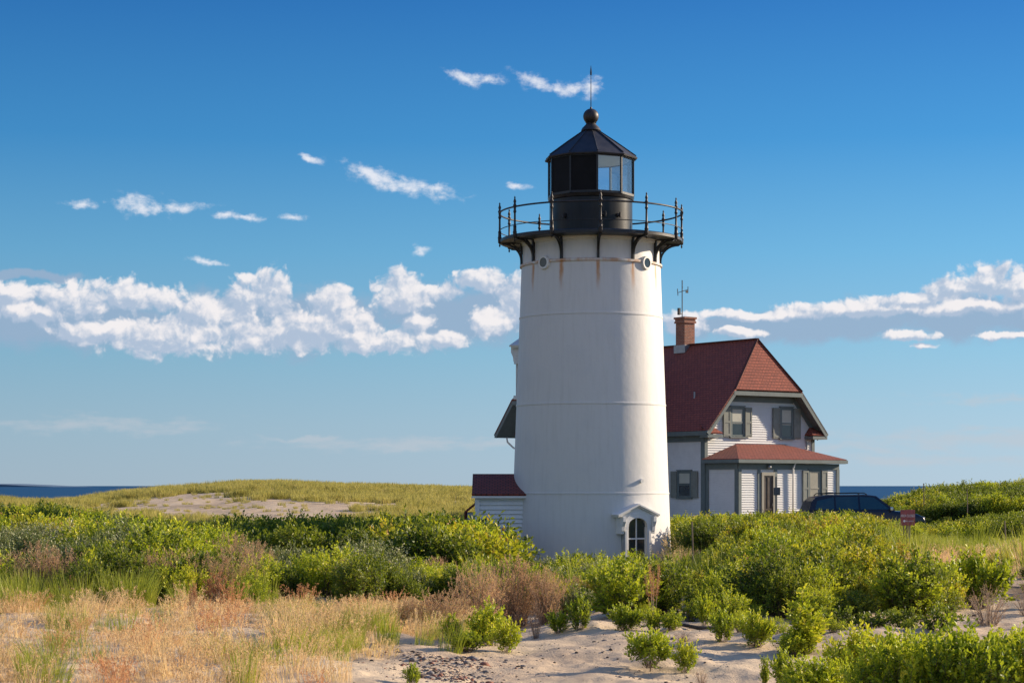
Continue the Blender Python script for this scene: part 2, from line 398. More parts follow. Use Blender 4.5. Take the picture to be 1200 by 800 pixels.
# sea
m, h, p, out = new_mat('sea_water')
t = h.n('ShaderNodeTexCoord')
mp = h.n('ShaderNodeMapping'); mp.inputs['Scale'].default_value = (0.02, 0.09, 1); h.t.links.new(t.outputs['Object'], mp.inputs[0])
wn_ = h.noise(mp.outputs[0], 1.0, 8, 0.65)
h.put(p.inputs['Base Color'], h.mix(h.sstep(wn_, .35, .7), (.008, .045, .105), (.016, .075, .16)))
p.inputs['Roughness'].default_value = 0.45
p.inputs['Specular IOR Level'].default_value = 0.12
bump(h, p, wn_, 0.4, 0.6)
M['sea'] = m
# ------------------------------------------------------------------ mesh builder
class MB:
    def __init__(s): s.v = []; s.f = []; s.mi = []; s.uv = {}; s.cur = 0
    def add(s, verts, faces, T=None, uvs=None):
        o = len(s.v)
        for q in verts:
            s.v.append(tuple(T @ Vector(q)) if T is not None else tuple(q))
        for i, fc in enumerate(faces):
            if uvs is not None: s.uv[len(s.f)] = uvs[i]
            s.f.append(tuple(o + k for k in fc)); s.mi.append(s.cur)
        return s
    def box(s, c, d, T=None, rz=0.0, taper=1.0):
        x, y, z = (k / 2 for k in d)
        vs = [(-x, -y, -z), (x, -y, -z), (x, y, -z), (-x, y, -z), (-x * taper, -y * taper, z), (x * taper, -y * taper, z), (x * taper, y * taper, z), (-x * taper, y * taper, z)]
        A = Matrix.Translation(c) @ Matrix.Rotation(rz, 4, 'Z')
        if T is not None: A = T @ A
        return s.add(vs, [(0, 3, 2, 1), (4, 5, 6, 7), (0, 1, 5, 4), (1, 2, 6, 5), (2, 3, 7, 6), (3, 0, 4, 7)], A)
    def bx(s, x0, x1, y0, y1, z0, z1, T=None):
        return s.box(((x0 + x1) / 2, (y0 + y1) / 2, (z0 + z1) / 2), (abs(x1 - x0), abs(y1 - y0), abs(z1 - z0)), T)
    def beam(s, a, b, w, hgt, up=(0, 0, 1), T=None):
        a, b, up = Vector(a), Vector(b), Vector(up)
        d = (b - a).normalized(); r = d.cross(up).normalized(); k = r.cross(d).normalized()
        vs = []
        for q in (a, b):
            for sx, sz in ((-1, -1), (1, -1), (1, 1), (-1, 1)): vs.append(q + r * sx * w / 2 + k * sz * hgt / 2)
        return s.add(vs, [(3, 2, 1, 0), (4, 5, 6, 7), (0, 1, 5, 4), (1, 2, 6, 5), (2, 3, 7, 6), (3, 0, 4, 7)], T)
    def tube(s, pts, rad, n=8, T=None, close=False):
        pts = [Vector(q) for q in pts]; m_ = len(pts)
        rr = rad if isinstance(rad, (list, tuple)) else [rad] * m_
        vs = []; fs = []
        for i, q in enumerate(pts):
            if close: d = pts[(i + 1) % m_] - pts[i - 1]
            else: d = pts[min(i + 1, m_ - 1)] - pts[max(i - 1, 0)]
            d.normalize()
            ref = Vector((0, 0, 1)) if abs(d.z) < 0.9 else Vector((1, 0, 0))
            a = d.cross(ref).normalized(); b = d.cross(a).normalized()
            for k in range(n):
                t_ = 2 * math.pi * k / n
                vs.append(q + (a * math.cos(t_) + b * math.sin(t_)) * rr[i])
        for i in range(m_ if close else m_ - 1):
            j = (i + 1) % m_
            for k in range(n):
                fs.append((i * n + k, i * n + (k + 1) % n, j * n + (k + 1) % n, j * n + k))
        if not close:
            fs.append(tuple(range(n))[::-1]); fs.append(tuple((m_ - 1) * n + k for k in range(n)))
        return s.add(vs, fs, T)
    def lathe(s, prof, n=48, T=None, a0=0.0, caps=True):
        vs = []; fs = []
        for r_, z in prof:
            for k in range(n):
                t_ = a0 + 2 * math.pi * k / n
                vs.append((r_ * math.sin(t_), -r_ * math.cos(t_), z))
        for i in range(len(prof) - 1):
            for k in range(n):
                fs.append((i * n + k, i * n + (k + 1) % n, (i + 1) * n + (k + 1) % n, (i + 1) * n + k))
        if caps:
            fs.append(tuple(range(n))[::-1]); fs.append(tuple((len(prof) - 1) * n + k for k in range(n)))
        return s.add(vs, fs, T)
    def ring(s, r, z, rad, n=96, m_=8, T=None):
        return s.tube([(r * math.sin(2 * math.pi * k / n), -r * math.cos(2 * math.pi * k / n), z) for k in range(n)], rad, m_, T, True)
    def prism(s, poly, t0, t1, ax='y', T=None):
        """polygon in (x,z) extruded along y (or (y,z) along x)"""
        n = len(poly)
        vs = [((a, t0, b) if ax == 'y' else (t0, a, b)) for a, b in poly] + [((a, t1, b) if ax == 'y' else (t1, a, b)) for a, b in poly]
        fs = [tuple(range(n)), tuple(range(2 * n - 1, n - 1, -1))] + [(i, i + n, (i + 1) % n + n, (i + 1) % n) for i in range(n)]
        return s.add(vs, fs, T)
    def slab(s, pts, thick, T=None):
        """roof plane: polygon of 3-D points (top side up), uv in metres along eave and slope"""
        pts = [Vector(q) for q in pts]
        nrm = Vector((0, 0, 0))
        for i in range(1, len(pts) - 1): nrm += (pts[i] - pts[0]).cross(pts[i + 1] - pts[0])
        nrm.normalize()
        if nrm.z < 0: pts = pts[::-1]; nrm = -nrm
        hx = Vector((0, 0, 1)).cross(nrm).normalized(); hv = nrm.cross(hx)
        n = len(pts)
        low = [q - nrm * thick for q in pts]
        uvt = [(q.dot(hx), q.dot(hv)) for q in pts]
        fs = [tuple(range(n)), tuple(range(2 * n - 1, n - 1, -1))]; uvs = [uvt, uvt[::-1]]
        for i in range(n):
            j = (i + 1) % n
            fs.append((i, i + n, j + n, j)); uvs.append([uvt[i], uvt[i], uvt[j], uvt[j]])
        return s.add(pts + low, fs, T, uvs)
    def build(s, name, mats, parent=None, smooth=False, bevel=0.0, angle=None):
        me = bpy.data.meshes.new(name)
        me.from_pydata(s.v, [], s.f)
        for mt in (mats if isinstance(mats, (list, tuple)) else [mats]): me.materials.append(mt)
        me.polygons.foreach_set('material_index', s.mi)
        if s.uv:
            ul = me.uv_layers.new(name='UVMap')
            for i, pl in enumerate(me.polygons):
                if i in s.uv:
                    for k, li in enumerate(pl.loop_indices): ul.data[li].uv = s.uv[i][k]
        if smooth: me.shade_smooth()
        me.validate(); me.update()
        o = bpy.data.objects.new(name, me); COL.objects.link(o)
        if parent is not None: o.parent = parent
        if smooth and angle is not None:
            me.set_sharp_from_angle(angle=R(angle))
        if bevel:
            b = o.modifiers.new('bevel', 'BEVEL'); b.width = bevel; b.segments = 2; b.limit_method = 'ANGLE'
        return o
def thing(name, label, cat, loc=(0, 0, 0), rz=0.0, group=None, parent=None):
    o = bpy.data.objects.new(name, None); COL.objects.link(o)
    o.empty_display_size = 0.3
    o.location = loc; o.rotation_euler = (0, 0, rz)
    return tag(o, label, cat, group)
def tag(o, label, cat=None, group=None, kind=None):
    if label: o['label'] = label
    if cat: o['category'] = cat
    if group: o['group'] = group
    if kind: o['kind'] = kind
    return o
def sub_empty(name, parent, loc=(0, 0, 0), rz=0.0):
    o = bpy.data.objects.new(name, None); COL.objects.link(o); o.parent = parent; o.location = loc; o.rotation_euler = (0, 0, rz); return o

# ------------------------------------------------------------------ noise
def vnoise(x, y, seed=0):
    xi = np.floor(x).astype(np.int64); yi = np.floor(y).astype(np.int64)
    fx = x - xi; fy = y - yi
    fx = fx * fx * (3 - 2 * fx); fy = fy * fy * (3 - 2 * fy)
    def hsh(a, b):
        n_ = (a * 374761393 + b * 668265263 + seed * 1442695041) & 0xffffffff
        n_ = ((n_ ^ (n_ >> 13)) * 1274126177) & 0xffffffff
        return ((n_ ^ (n_ >> 16)) & 0xffff) / 65535.0
    a = hsh(xi, yi); b = hsh(xi + 1, yi); c_ = hsh(xi, yi + 1); d = hsh(xi + 1, yi + 1)
    return (a * (1 - fx) + b * fx) * (1 - fy) + (c_ * (1 - fx) + d * fx) * fy
def fbm(x, y, seed=0, oct=4):
    s_ = 0; a = 1; t_ = 0
    for i in range(oct):
        s_ = s_ + a * (vnoise(x * 2 ** i + 13.7 * i, y * 2 ** i + 5.1 * i, seed + i) - 0.5); t_ += a; a *= 0.5
    return s_ / t_

# ------------------------------------------------------------------ terrain table: ground height by bearing (as photo column) and distance
PXC = np.array([-400, 0, 60, 150, 300, 450, 600, 690, 760, 810, 900, 1050, 1120, 1200, 1600], float)
DC = np.array([4, 14, 20, 26, 32, 40, 50, 60, 75, 90, 105, 118, 150, 200, 300], float)
TAB = np.array([
    [1.3, 1.33, 1.3, 1.25, 1.15, 1.25, 1.4, 1.55, 1.5, 1.35, 1.35, 1.7, 2.3, 1, -6],
    [1.3, 1.33, 1.3, 1.25, 1.15, 1.25, 1.4, 1.55, 1.5, 1.35, 1.35, 1.7, 1.85, 1, -6],
    [1.3, 1.33, 1.3, 1.25, 1.15, 1.25, 1.35, 1.5, 1.4, 1.3, 1.25, 1.5, 1.35, 0.8, -6],
    [1.3, 1.33, 1.3, 1.25, 1.15, 1.15, 1.05, 1.15, 1.1, 1.05, 1.15, 1.75, 2.45, 1, -6],
    [1.3, 1.33, 1.3, 1.25, 1.15, 1.1, 0.6, 0.65, 0.8, 0.9, 1.15, 2.00, 3.28, 1.2, -6],
    [1.3, 1.3, 1.25, 1.2, 1.1, 1.0, 0.6, 0.7, 0.8, 0.95, 1.15, 1.75, 2.90, 1, -6],
    [1.3, 1.25, 1.15, 1.12, 0.9, 0.45, 0.1, 0.0, 0.7, 1.0, 1.1, 1.6, 2.6, 1, -6],
    [1.3, 1.25, 1.15, 1.34, 1.00, 0.50, 0.10, 0.00, 0.40, 1.00, 1.20, 1.0, .5, -3, -6],
    [1.3, 1.25, 1.18, 1.36, 1.15, 0.70, 0.25, 0.10, 0.70, 1.00, 1.10, .9, .4, -3, -6],
    [1.3, 1.25, 1.20, 1.30, 1.25, 1.10, 0.95, 0.90, 1.05, 1.10, 1.10, .9, .4, -3, -6],
    [1.3, 1.25, 1.20, 1.28, 1.30, 1.35, 1.35, 1.25, 1.10, 1.10, 1.10, .9, .4, -3, -6],
    [1.3, 1.28, 1.25, 1.28, 1.32, 1.40, 1.40, 1.30, 1.10, 1.30, 1.35, 1.0, .4, -3, -6],
    [1.3, 1.30, 1.25, 1.28, 1.32, 1.35, 1.30, 1.25, 1.10, 1.80, 2.15, 1.6, .4, -3, -6],
    [1.3, 1.30, 1.25, 1.28, 1.32, 1.35, 1.30, 1.25, 1.20, 1.95, 2.45, 2.2, .6, -3, -6],
    [1.3, 1.30, 1.25, 1.28, 1.32, 1.35, 1.30, 1.25, 1.20, 2.0, 2.5, 2.4, .6, -3, -6]])
_fp = np.linspace(-400, 1600, 401); _fd = np.linspace(math.log(4), math.log(300), 260)
_g1 = np.array([np.interp(_fd, np.log(DC), row) for row in TAB])
_G = np.array([np.interp(_fp, PXC, _g1[:, j]) for j in range(len(_fd))]).T
def _blur(a, ax, w):
    k = np.exp(-0.5 * (np.arange(-3 * w, 3 * w + 1) / w) ** 2); k /= k.sum()
    pad = [(0, 0), (0, 0)]; pad[ax] = (3 * w, 3 * w)
    b = np.pad(a, pad, mode='edge')
    return np.apply_along_axis(lambda r_: np.convolve(r_, k, 'valid'), ax, b)
_G = _blur(_blur(_G, 0, 4), 1, 3)
def ground(x, y):
    x = np.asarray(x, float); y = np.asarray(y, float)
    d = np.hypot(x, y) + 1e-6
    a = np.clip(np.arctan2(x, y), -0.42, 0.42)
    px = 600 + F * np.tan(a)
    dd = d * np.cos(a)
    i = np.clip((px + 400) / 5.0, 0, 399.999); j = np.clip((np.log(np.clip(dd, 4, 300)) - _fd[0]) / (_fd[1] - _fd[0]), 0, 258.999)
    i0 = i.astype(int); j0 = j.astype(int); fi = i - i0; fj = j - j0
    z = (_G[i0, j0] * (1 - fi) + _G[i0 + 1, j0] * fi) * (1 - fj) + (_G[i0, j0 + 1] * (1 - fi) + _G[i0 + 1, j0 + 1] * fi) * fj
    near = np.clip((45 - d) / 12, 0, 1)
    z = z + fbm(x / 3.2, y / 3.2, 1, 3) * 0.22 * np.clip((120 - d) / 40, 0, 1)
    z = z + near * (fbm(x / 0.8, y / 0.8, 5, 3) * 0.15 + fbm(x / 0.24, y / 0.24, 9, 2) * 0.06)
    far = np.clip((d - 88) / 15, 0, 1) * np.clip((230 - d) / 50, 0, 1)
    left = np.clip((560 - px) / 100, 0, 1)
    z = z + far * left * (fbm(x / 9, y / 7, 21, 4) * 0.5 + fbm(x / 2, y / 2, 22, 3) * 0.16)
    z = z - 6 * np.clip((d - 260) / 200, 0, 1)
    return z
def gz(x, y): return float(ground(np.array([x]), np.array([y]))[0])
def hit(px, py):
    """point of the ground seen at this place of the photograph"""
    ds = np.linspace(9, 125, 2400)
    xs = (px - 600) / F * ds
    zs = CAMZ - (py - HZ) / F * ds
    gd = ground(xs, ds)
    k = np.argmax(gd >= zs)
    return xs[k], ds[k], gd[k]

# litter: where plant debris covers the sand (regions of growth)
def veg_amount(x, y):
    d = np.hypot(x, y); px = 600 + F * np.tan(np.clip(np.arctan2(x, y), -0.42, 0.42))
    a = np.clip((d - 29) / 5, 0, 1)
    # bare dune face on the left and clearing on the right
    dune = (d > 88) & (px < 600)
    a = np.where(dune, 0.08 + 1.3 * fbm(x / 3, y / 2.2, 33, 4), a)
    clr = (px > 1080) & (d > 34) & (d < 54)
    a = np.where(clr, 0.45, a)
    lf = np.clip((520 - px) / 120, 0, 1) * 0.16
    a = np.maximum(a, lf)
    return np.clip(a, 0, 1)

aa1 = np.concatenate([np.linspace(-math.pi, -0.5, 50)[:-1], np.linspace(-0.5, -0.29, 40)[:-1], np.linspace(-0.29, 0.29, 560), np.linspace(0.29, 0.5, 40)[1:], np.linspace(0.5, math.pi, 50)[1:-1]])
dd1 = np.concatenate([[0.6, 2, 5, 8, 10], np.exp(np.linspace(math.log(11), math.log(62), 620)), np.exp(np.linspace(math.log(63), math.log(190), 200)), [200, 215, 240, 300, 400, 600]])
A2, D2 = np.meshgrid(aa1, dd1, indexing='ij')
X2 = (D2 * np.sin(A2)).ravel(); Y2 = (D2 * np.cos(A2)).ravel()
Z2 = ground(X2, Y2)
na, nd_ = A2.shape
idx = np.arange(na * nd_).reshape(na, nd_)
nxt = np.roll(idx, -1, axis=0)
quads = np.stack([idx[:, :-1], idx[:, 1:], nxt[:, 1:], nxt[:, :-1]], -1).reshape(-1, 4)
cidx = na * nd_
def mesh_np(name, co, quads_, mats, tris=None, mi=None):
    me = bpy.data.meshes.new(name)
    co = np.asarray(co, np.float32)
    me.vertices.add(len(co)); me.vertices.foreach_set('co', co.ravel())
    loops = quads_.ravel(); cnt = [quads_.shape[1]] * len(quads_)
    if tris is not None and len(tris):
        loops = np.concatenate([loops, tris.ravel()]); cnt = cnt + [3] * len(tris)
    cnt = np.array(cnt, np.int32)
    me.loops.add(len(loops)); me.loops.foreach_set('vertex_index', loops.astype(np.int32))
    me.polygons.add(len(cnt)); st_ = np.concatenate([[0], np.cumsum(cnt)[:-1]]).astype(np.int32)
    me.polygons.foreach_set('loop_start', st_)
    for m_ in mats: me.materials.append(m_)
    if mi is not None: me.polygons.foreach_set('material_index', np.asarray(mi, np.int32))
    me.update(calc_edges=True)
    return me
co = np.stack([X2, Y2, Z2], -1)
fan = np.stack([np.roll(idx[:, 0], -1), np.full(na, cidx), idx[:, 0]], -1)
co = np.vstack([co, [[0, 0, 1.3]]])
tme = mesh_np('ground', co, quads, [M['sand']], fan)
tme.shade_smooth()
la = tme.attributes.new('litter', 'FLOAT', 'POINT')
la.data.foreach_set('value', np.concatenate([veg_amount(X2, Y2), [0.3]]).astype(np.float32))
to = bpy.data.objects.new('ground', tme); COL.objects.link(to); tag(to, 'pale sand ground of the dunes', None, None, 'structure')

sea = MB()
rs = [150, 400, 1000, 3000, 10000, 40000, 120000]; nn = 96
vs_ = [(r_ * math.sin(2 * math.pi * k / nn), r_ * math.cos(2 * math.pi * k / nn), -5.0) for r_ in rs for k in range(nn)]
sea.add(vs_, [(i * nn + k, (i + 1) * nn + k, (i + 1) * nn + (k + 1) % nn, i * nn + (k + 1) % nn) for i in range(len(rs) - 1) for k in range(nn)])
o = sea.build('sea', M['sea']); tag(o, 'blue sea behind the dunes', None, None, 'structure')
# far low headland on the sea, left
hd = MB()
hp = [(-1, 0)]
rng = random.Random(4)
for k in range(24): hp.append((k / 23, 0.6 * math.sin(math.pi * k / 23) ** 0.6 + rng.uniform(-.06, .06)))
x0, x1, DH = (-200 - 600) / F, (64 - 600) / F, 16000
poly = [((x0 + (x1 - x0) * (k / 23)) * DH, -5 + 25 * (1 if k < 16 else (23 - k) / 7) * rng.uniform(.8, 1.1)) for k in range(24)]
hd.prism([(poly[0][0], -8)] + poly + [(poly[-1][0], -8)], DH, DH + 1500)
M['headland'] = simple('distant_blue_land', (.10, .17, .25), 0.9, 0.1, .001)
o = hd.build('headland', M['headland']); tag(o, 'low hazy headland far across the sea', None, None, 'structure')
# ------------------------------------------------------------------ lighthouse
TY = 60.0; TX = (692.5 - 600) / F * TY
light = thing('lighthouse', 'tall white round lighthouse tower with black iron gallery and lantern', 'lighthouse', (TX, TY, 0))
def tr(z): return 2.44 - 0.0369 * z
prof = []
RINGS = [2.78, 5.40, 8.02]
z = -0.6
zs_ = [-0.6]
for r_ in RINGS: zs_ += [r_ - 0.035, r_ - 0.03, r_ + 0.03, r_ + 0.035]
prof = [(tr(-0.6), -0.6)]
for r_ in RINGS: prof += [(tr(r_) + 0.0, r_ - 0.030), (tr(r_) + 0.013, r_ - 0.024), (tr(r_) + 0.013, r_ + 0.024), (tr(r_) - 0.004, r_ + 0.030)]
prof += [(tr(9.55), 9.53), (tr(9.55) + 0.05, 9.54), (tr(9.55) + 0.05, 9.60), (2.055, 9.62), (2.045, 10.15), (2.09, 10.19), (2.09, 10.25), (2.2, 10.27)]
t_ = MB().lathe(prof, 128)
o = t_.build('tower_shaft', M['tower'], light, True, angle=25)
# seams between the curved plates: slight vertical joints
d_ = MB().lathe([(1.2, 10.26), (2.66, 10.26), (2.74, 10.28), (2.74, 10.36), (2.70, 10.385), (1.2, 10.385)], 96)
d_.build('gallery_deck', M['iron'], light, True, angle=25)
def post_prof(z0):
    return [(0.0, z0 - .23), (.012, z0 - .22), (.03, z0 - .17), (.012, z0 - .14), (.05, z0 - .10), (.055, z0 - .02), (.055, z0 + .03), (.065, z0 + .05), (.05, z0 + .08), (.045, z0 + .20), (.055, z0 + .22), (.032, z0 + .26), (.028, z0 + .60),
            (.034, z0 + .62), (.050, z0 + .66), (.034, z0 + .70), (.04, z0 + .80), (.055, z0 + .83), (.038, z0 + .87), (.028, z0 + .90), (.045, z0 + .95), (.030, z0 + 1.0), (.016, z0 + 1.04), (.026, z0 + 1.065), (.0, z0 + 1.12)]
pp = MB().lathe(post_prof(0), 12, caps=False)
br = MB()
# bracket in its own radial frame: y = -radius outwards
br.bx(-.035, .035, -2.13, -2.06, -.80, -.10)
curve = []
for k in range(9):
    a = k / 8 * math.pi / 2
    curve.append((0, -2.10 - .56 * (1 - math.cos(a)), -.62 + .50 * math.sin(a)))
for a, b in zip(curve, curve[1:]): br.beam(a, b, .06, .065, (1, 0, 0))
br.bx(-.03, .03, -2.70, -2.08, -.125, -.09)
br.beam((0, -2.12, -.34), (0, -2.36, -.11), .045, .04, (1, 0, 0))
bproto = pproto = None
for k in range(12):
    ang = R(3.5 + 30 * k)
    if pproto is None:
        pproto = pp.build('railing_post', M['iron_rust'], light, True, angle=40); o = pproto
        bproto = br.build('gallery_bracket', M['iron'], light); b = bproto
    else:
        o = pproto.copy(); COL.objects.link(o); o.parent = light
        b = bproto.copy(); COL.objects.link(b); b.parent = light
    o.location = (2.745 * math.sin(ang), -2.745 * math.cos(ang), 10.37)
    b.location = (0, 0, 10.36); b.rotation_euler = (0, 0, ang)
o = MB().ring(2.745, 11.17, .026).build('top_rail', M['iron_rust'], light, True)
o = MB().ring(2.745, 10.64, .013, m_=6).build('lower_rail', M['iron_rust'], light, True)
# portholes
for adeg in (-42.5, 47.5):
    sub = sub_empty('porthole', light, (0, 0, 0), R(adeg))
    mb = MB()
    T = Matrix.Translation((0, -2.00, 9.53)) @ Matrix.Rotation(R(90), 4, 'X')
    mb.lathe([(.14, 0), (.14, .168), (.185, .168), (.20, .145), (.20, 0)], 32, T, caps=False)
    fr = mb.build('porthole_frame', M['white_trim'], sub, True, angle=30)
    gl = MB().lathe([(0.0, .148), (.14, .148), (.14, .153), (0.0, .153)], 24, T, caps=False).build('porthole_glass', M['window_glass'], sub)
# arched window with pediment hood
def arched_window(adeg, zb, hgt, parent):
    sub = sub_empty('arched_window', parent, (0, 0, 0), R(adeg))
    r0 = tr(zb + hgt * .6)
    T = Matrix.Translation((0, -r0, zb))
    w = .32; n = 10; sp_ = hgt - .30
    def arch(w_, top_, rise):
        return [(-w_, 0), (w_, 0)] + [(w_ * math.cos(math.pi * k / n), top_ + rise * math.sin(math.pi * k / n) ** .8) for k in range(n + 1)]
    # surround: ring between outer rectangle-with-arch and the opening
    inn = arch(w, sp_, .26); out_ = arch(w + .13, sp_ + .02, .40)
    mb = MB()
    m_ = len(inn)
    for (ya, yb) in ((-.17, .35),):
        vs = [(a, ya, c) for a, c in inn] + [(a, ya, c) for a, c in out_] + [(a, yb, c) for a, c in inn] + [(a, yb, c) for a, c in out_]
        fs = []
        for i in range(m_):
            j = (i + 1) % m_
            fs += [(i, j, m_ + j, m_ + i), (2 * m_ + j, 2 * m_ + i, 3 * m_ + i, 3 * m_ + j), (j, i, 2 * m_ + i, 2 * m_ + j), (m_ + i, m_ + j, 3 * m_ + j, 3 * m_ + i)]
        mb.add(vs, fs, T)
    mb.bx(-.50, .50, -.24, .3, -.12, -.002, T)          # sill
    mb.bx(-.45, -.37, -.185, .3, 0, sp_ - .1, T); mb.bx(.37, .45, -.185, .3, 0, sp_ - .1, T)
    mb.build('window_surround', M['white_trim'], sub, bevel=.008)
    hm = MB()
    # field under the hood, then two sloping hood boards and scroll brackets
    zt = hgt + .10
    def gable(hw, z0, z1, ya, yb):
        hm.prism([(-hw, z0), (hw, z0), (hw, z0 + .03), (0, z1), (-hw, z0 + .03)], ya, yb, 'y', T)
    bo = [(-.60, sp_ + .04), (-.60, zt - .02), (0, zt + .20), (.60, zt - .02), (.60, sp_ + .04), (w + .14, sp_ + .04)] + [((w + .13) * math.cos(math.pi * k / n), sp_ + .02 + .40 * math.sin(math.pi * k / n) ** .8) for k in range(n + 1)]
    hm.prism(bo, -.15, .40, 'y', T)
    for s_ in (-1, 1):
        hm.beam((s_ * .72, -.04, zt - .06), (0, -.04, zt + .25), .42, .055, (0, 0, 1), T)
        hm.beam((s_ * .70, -.05, zt - .10), (0, -.05, zt + .20), .30, .05, (0, 0, 1), T)
        # scroll bracket
        hm.prism([(-.28, zt - .10), (-.14, zt - .10), (-.14, zt - .54), (-.19, zt - .52), (-.21, zt - .38), (-.28, zt - .24)], s_ * .53 - .05, s_ * .53 + .05, 'x', T)
        hm.bx(s_ * .53 - .06, s_ * .53 + .06, -.165, .2, zt - .60, zt - .10, T)
    hm.build('window_hood', M['white_trim'], sub, bevel=.006)
    gb = MB().prism(arch(w + .01, sp_, .26), -.06, -.04, 'y', T).build('window_pane', M['window_glass'], sub)
    mu = MB()
    mu.bx(-.018, .018, -.085, -.055, 0, sp_ + .25, T)
    mu.bx(-w, w, -.09, -.055, hgt * .48, hgt * .48 + .045, T)
    mu.bx(-w, -w + .022, -.085, -.055, 0, sp_, T); mu.bx(w - .022, w, -.085, -.055, 0, sp_, T)
    mu.build('glazing_bar', M['white_trim'], sub)
arched_window(30, .84, 1.27, light)
arched_window(-122, 5.75, 1.45, light)
arched_window(150, 5.75, 1.45, light)
mb = MB().tube([(tr(3.2) * math.sin(R(36.5)) * .98, -tr(3.2) * math.cos(R(36.5)) * .98, 3.15), (tr(3.2) * math.sin(R(36.5)) * 1.03, -tr(3.2) * math.cos(R(36.5)) * 1.03, 3.14)], .06, 14)
mb.build('vent_pipe', M['white_trim'], light, True, angle=40)
# lantern
V0 = 6.0
mb = MB().lathe([(1.27, 10.38), (1.27, 10.46), (1.245, 10.48), (1.245, 11.52), (1.28, 11.54), (1.30, 11.62), (1.22, 11.64)], 80)
mb.build('lantern_drum', M['drum'], light, True, angle=25)
mb = MB()
for aq, zq in ((-42, 10.98), (15, 11.0), (38, 11.0)):
    mb = MB(); T = Matrix.Rotation(R(aq), 4, 'Z')
    mb.box((0, -1.27, zq), (.16, .06, .07), T); mb.box((.03, -1.31, zq), (.05, .05, .16), T)
    mb.build('drum_vent', M['iron_rust'], light, bevel=.006)
RL = 1.28; ZG0, ZG1 = 11.64, 12.80
verts10 = [(RL * math.sin(R(V0 + 36 * k)), -RL * math.cos(R(V0 + 36 * k))) for k in range(10)]
for k in range(10):
    x_, y_ = verts10[k]
    mb = MB().box((x_, y_, (ZG0 + ZG1) / 2), (.055, .065, ZG1 - ZG0), rz=R(V0 + 36 * k))
    mb.build('lantern_mullion', M['iron'], light)
    x2_, y2_ = verts10[(k + 1) % 10]
    dark = k in (8, 9)
    c_ = Vector(((x_ + x2_) / 2, (y_ + y2_) / 2, (ZG0 + ZG1) / 2)); wdt = math.hypot(x2_ - x_, y2_ - y_)
    am = R(V0 + 36 * k + 18)
    mb = MB().box(c_ * 1 if not dark else c_, (wdt - .05, .012 if not dark else .03, ZG1 - ZG0 - .02), rz=am)
    o = mb.build('lantern_blind_panel' if dark else 'lantern_pane', M['blind_panel'] if dark else M['glass'], light)
for zc, hh in ((ZG0 + .03, .07), (ZG1 - .03, .08)):
    mb = MB()
    for k in range(10):
        x_, y_ = verts10[k]; x2_, y2_ = verts10[(k + 1) % 10]
        mb.beam((x_, y_, zc), (x2_, y2_, zc), .07, hh)
    mb.build('lantern_frame_ring', M['iron'], light)
mb = MB().lathe([(0, 12.74), (1.20, 12.74), (1.20, 12.76), (0, 12.76)], 10, a0=R(V0), caps=False).build('lantern_ceiling', M['ceiling_cream'], light)
mb = MB().lathe([(0, 11.645), (1.22, 11.645), (1.22, 11.66), (0, 11.66)], 10, a0=R(V0), caps=False).build('lantern_floor', M['ceiling_cream'], light)
# lamp optic
mb = MB().lathe([(.10, 11.66), (.12, 11.70), (.06, 11.74), (.06, 11.98), (.13, 12.0), (.13, 12.04)], 24)
mb.build('beacon_stand', M['ceiling_cream'], light, True, angle=30)
mb = MB().lathe([(.0, 12.04), (.12, 12.04), (.14, 12.10), (.125, 12.15), (.145, 12.2), (.125, 12.25), (.13, 12.32), (.08, 12.38), (0, 12.40)], 24, caps=False)
mb.build('beacon_lens', M['glass'], light, True)
# roof
mb = MB().lathe([(1.24, 12.78), (1.40, 12.76), (1.415, 12.80), (1.36, 12.85), (.76, 13.28), (.22, 13.66), (.20, 13.68)], 10, a0=R(V0))
mb.build('lantern_roof', M['lantern_roof'], light)
mb = MB()
for k in range(10):
    a = R(V0 + 36 * k); d = Vector((math.sin(a), -math.cos(a), 0))
    mb.tube([d * 1.37 + Vector((0, 0, 12.855)), d * .77 + Vector((0, 0, 13.29)), d * .22 + Vector((0, 0, 13.67))], .018, 6)
mb.build('roof_rib', M['iron'], light)
mb = MB().lathe([(.27, 13.62), (.30, 13.66), (.26, 13.74), (.16, 13.84), (.14, 13.88), (.17, 13.90), (.10, 13.93)], 28)
mb.build('roof_vent_neck', M['iron_rust'], light, True, angle=35)
mb = MB().lathe([(0.001, 13.875)] + [(.235 * math.sin(math.pi * k / 16), 14.085 - .235 * math.cos(math.pi * k / 16)) for k in range(2, 15)] + [(.035, 14.32), (.03, 14.36)], 28)
mb.build('vent_ball', M['iron_rust'], light, True, angle=50)
mb = MB().tube([(0, 0, 14.34), (0, 0, 14.9), (0, 0, 15.35)], [.016, .012, .010], 6)
mb.tube([(0, 0, 15.33), (0, 0, 15.42), (0, 0, 15.62)], [.028, .03, .004], 6)
mb.build('lightning_rod', M['iron'], light)

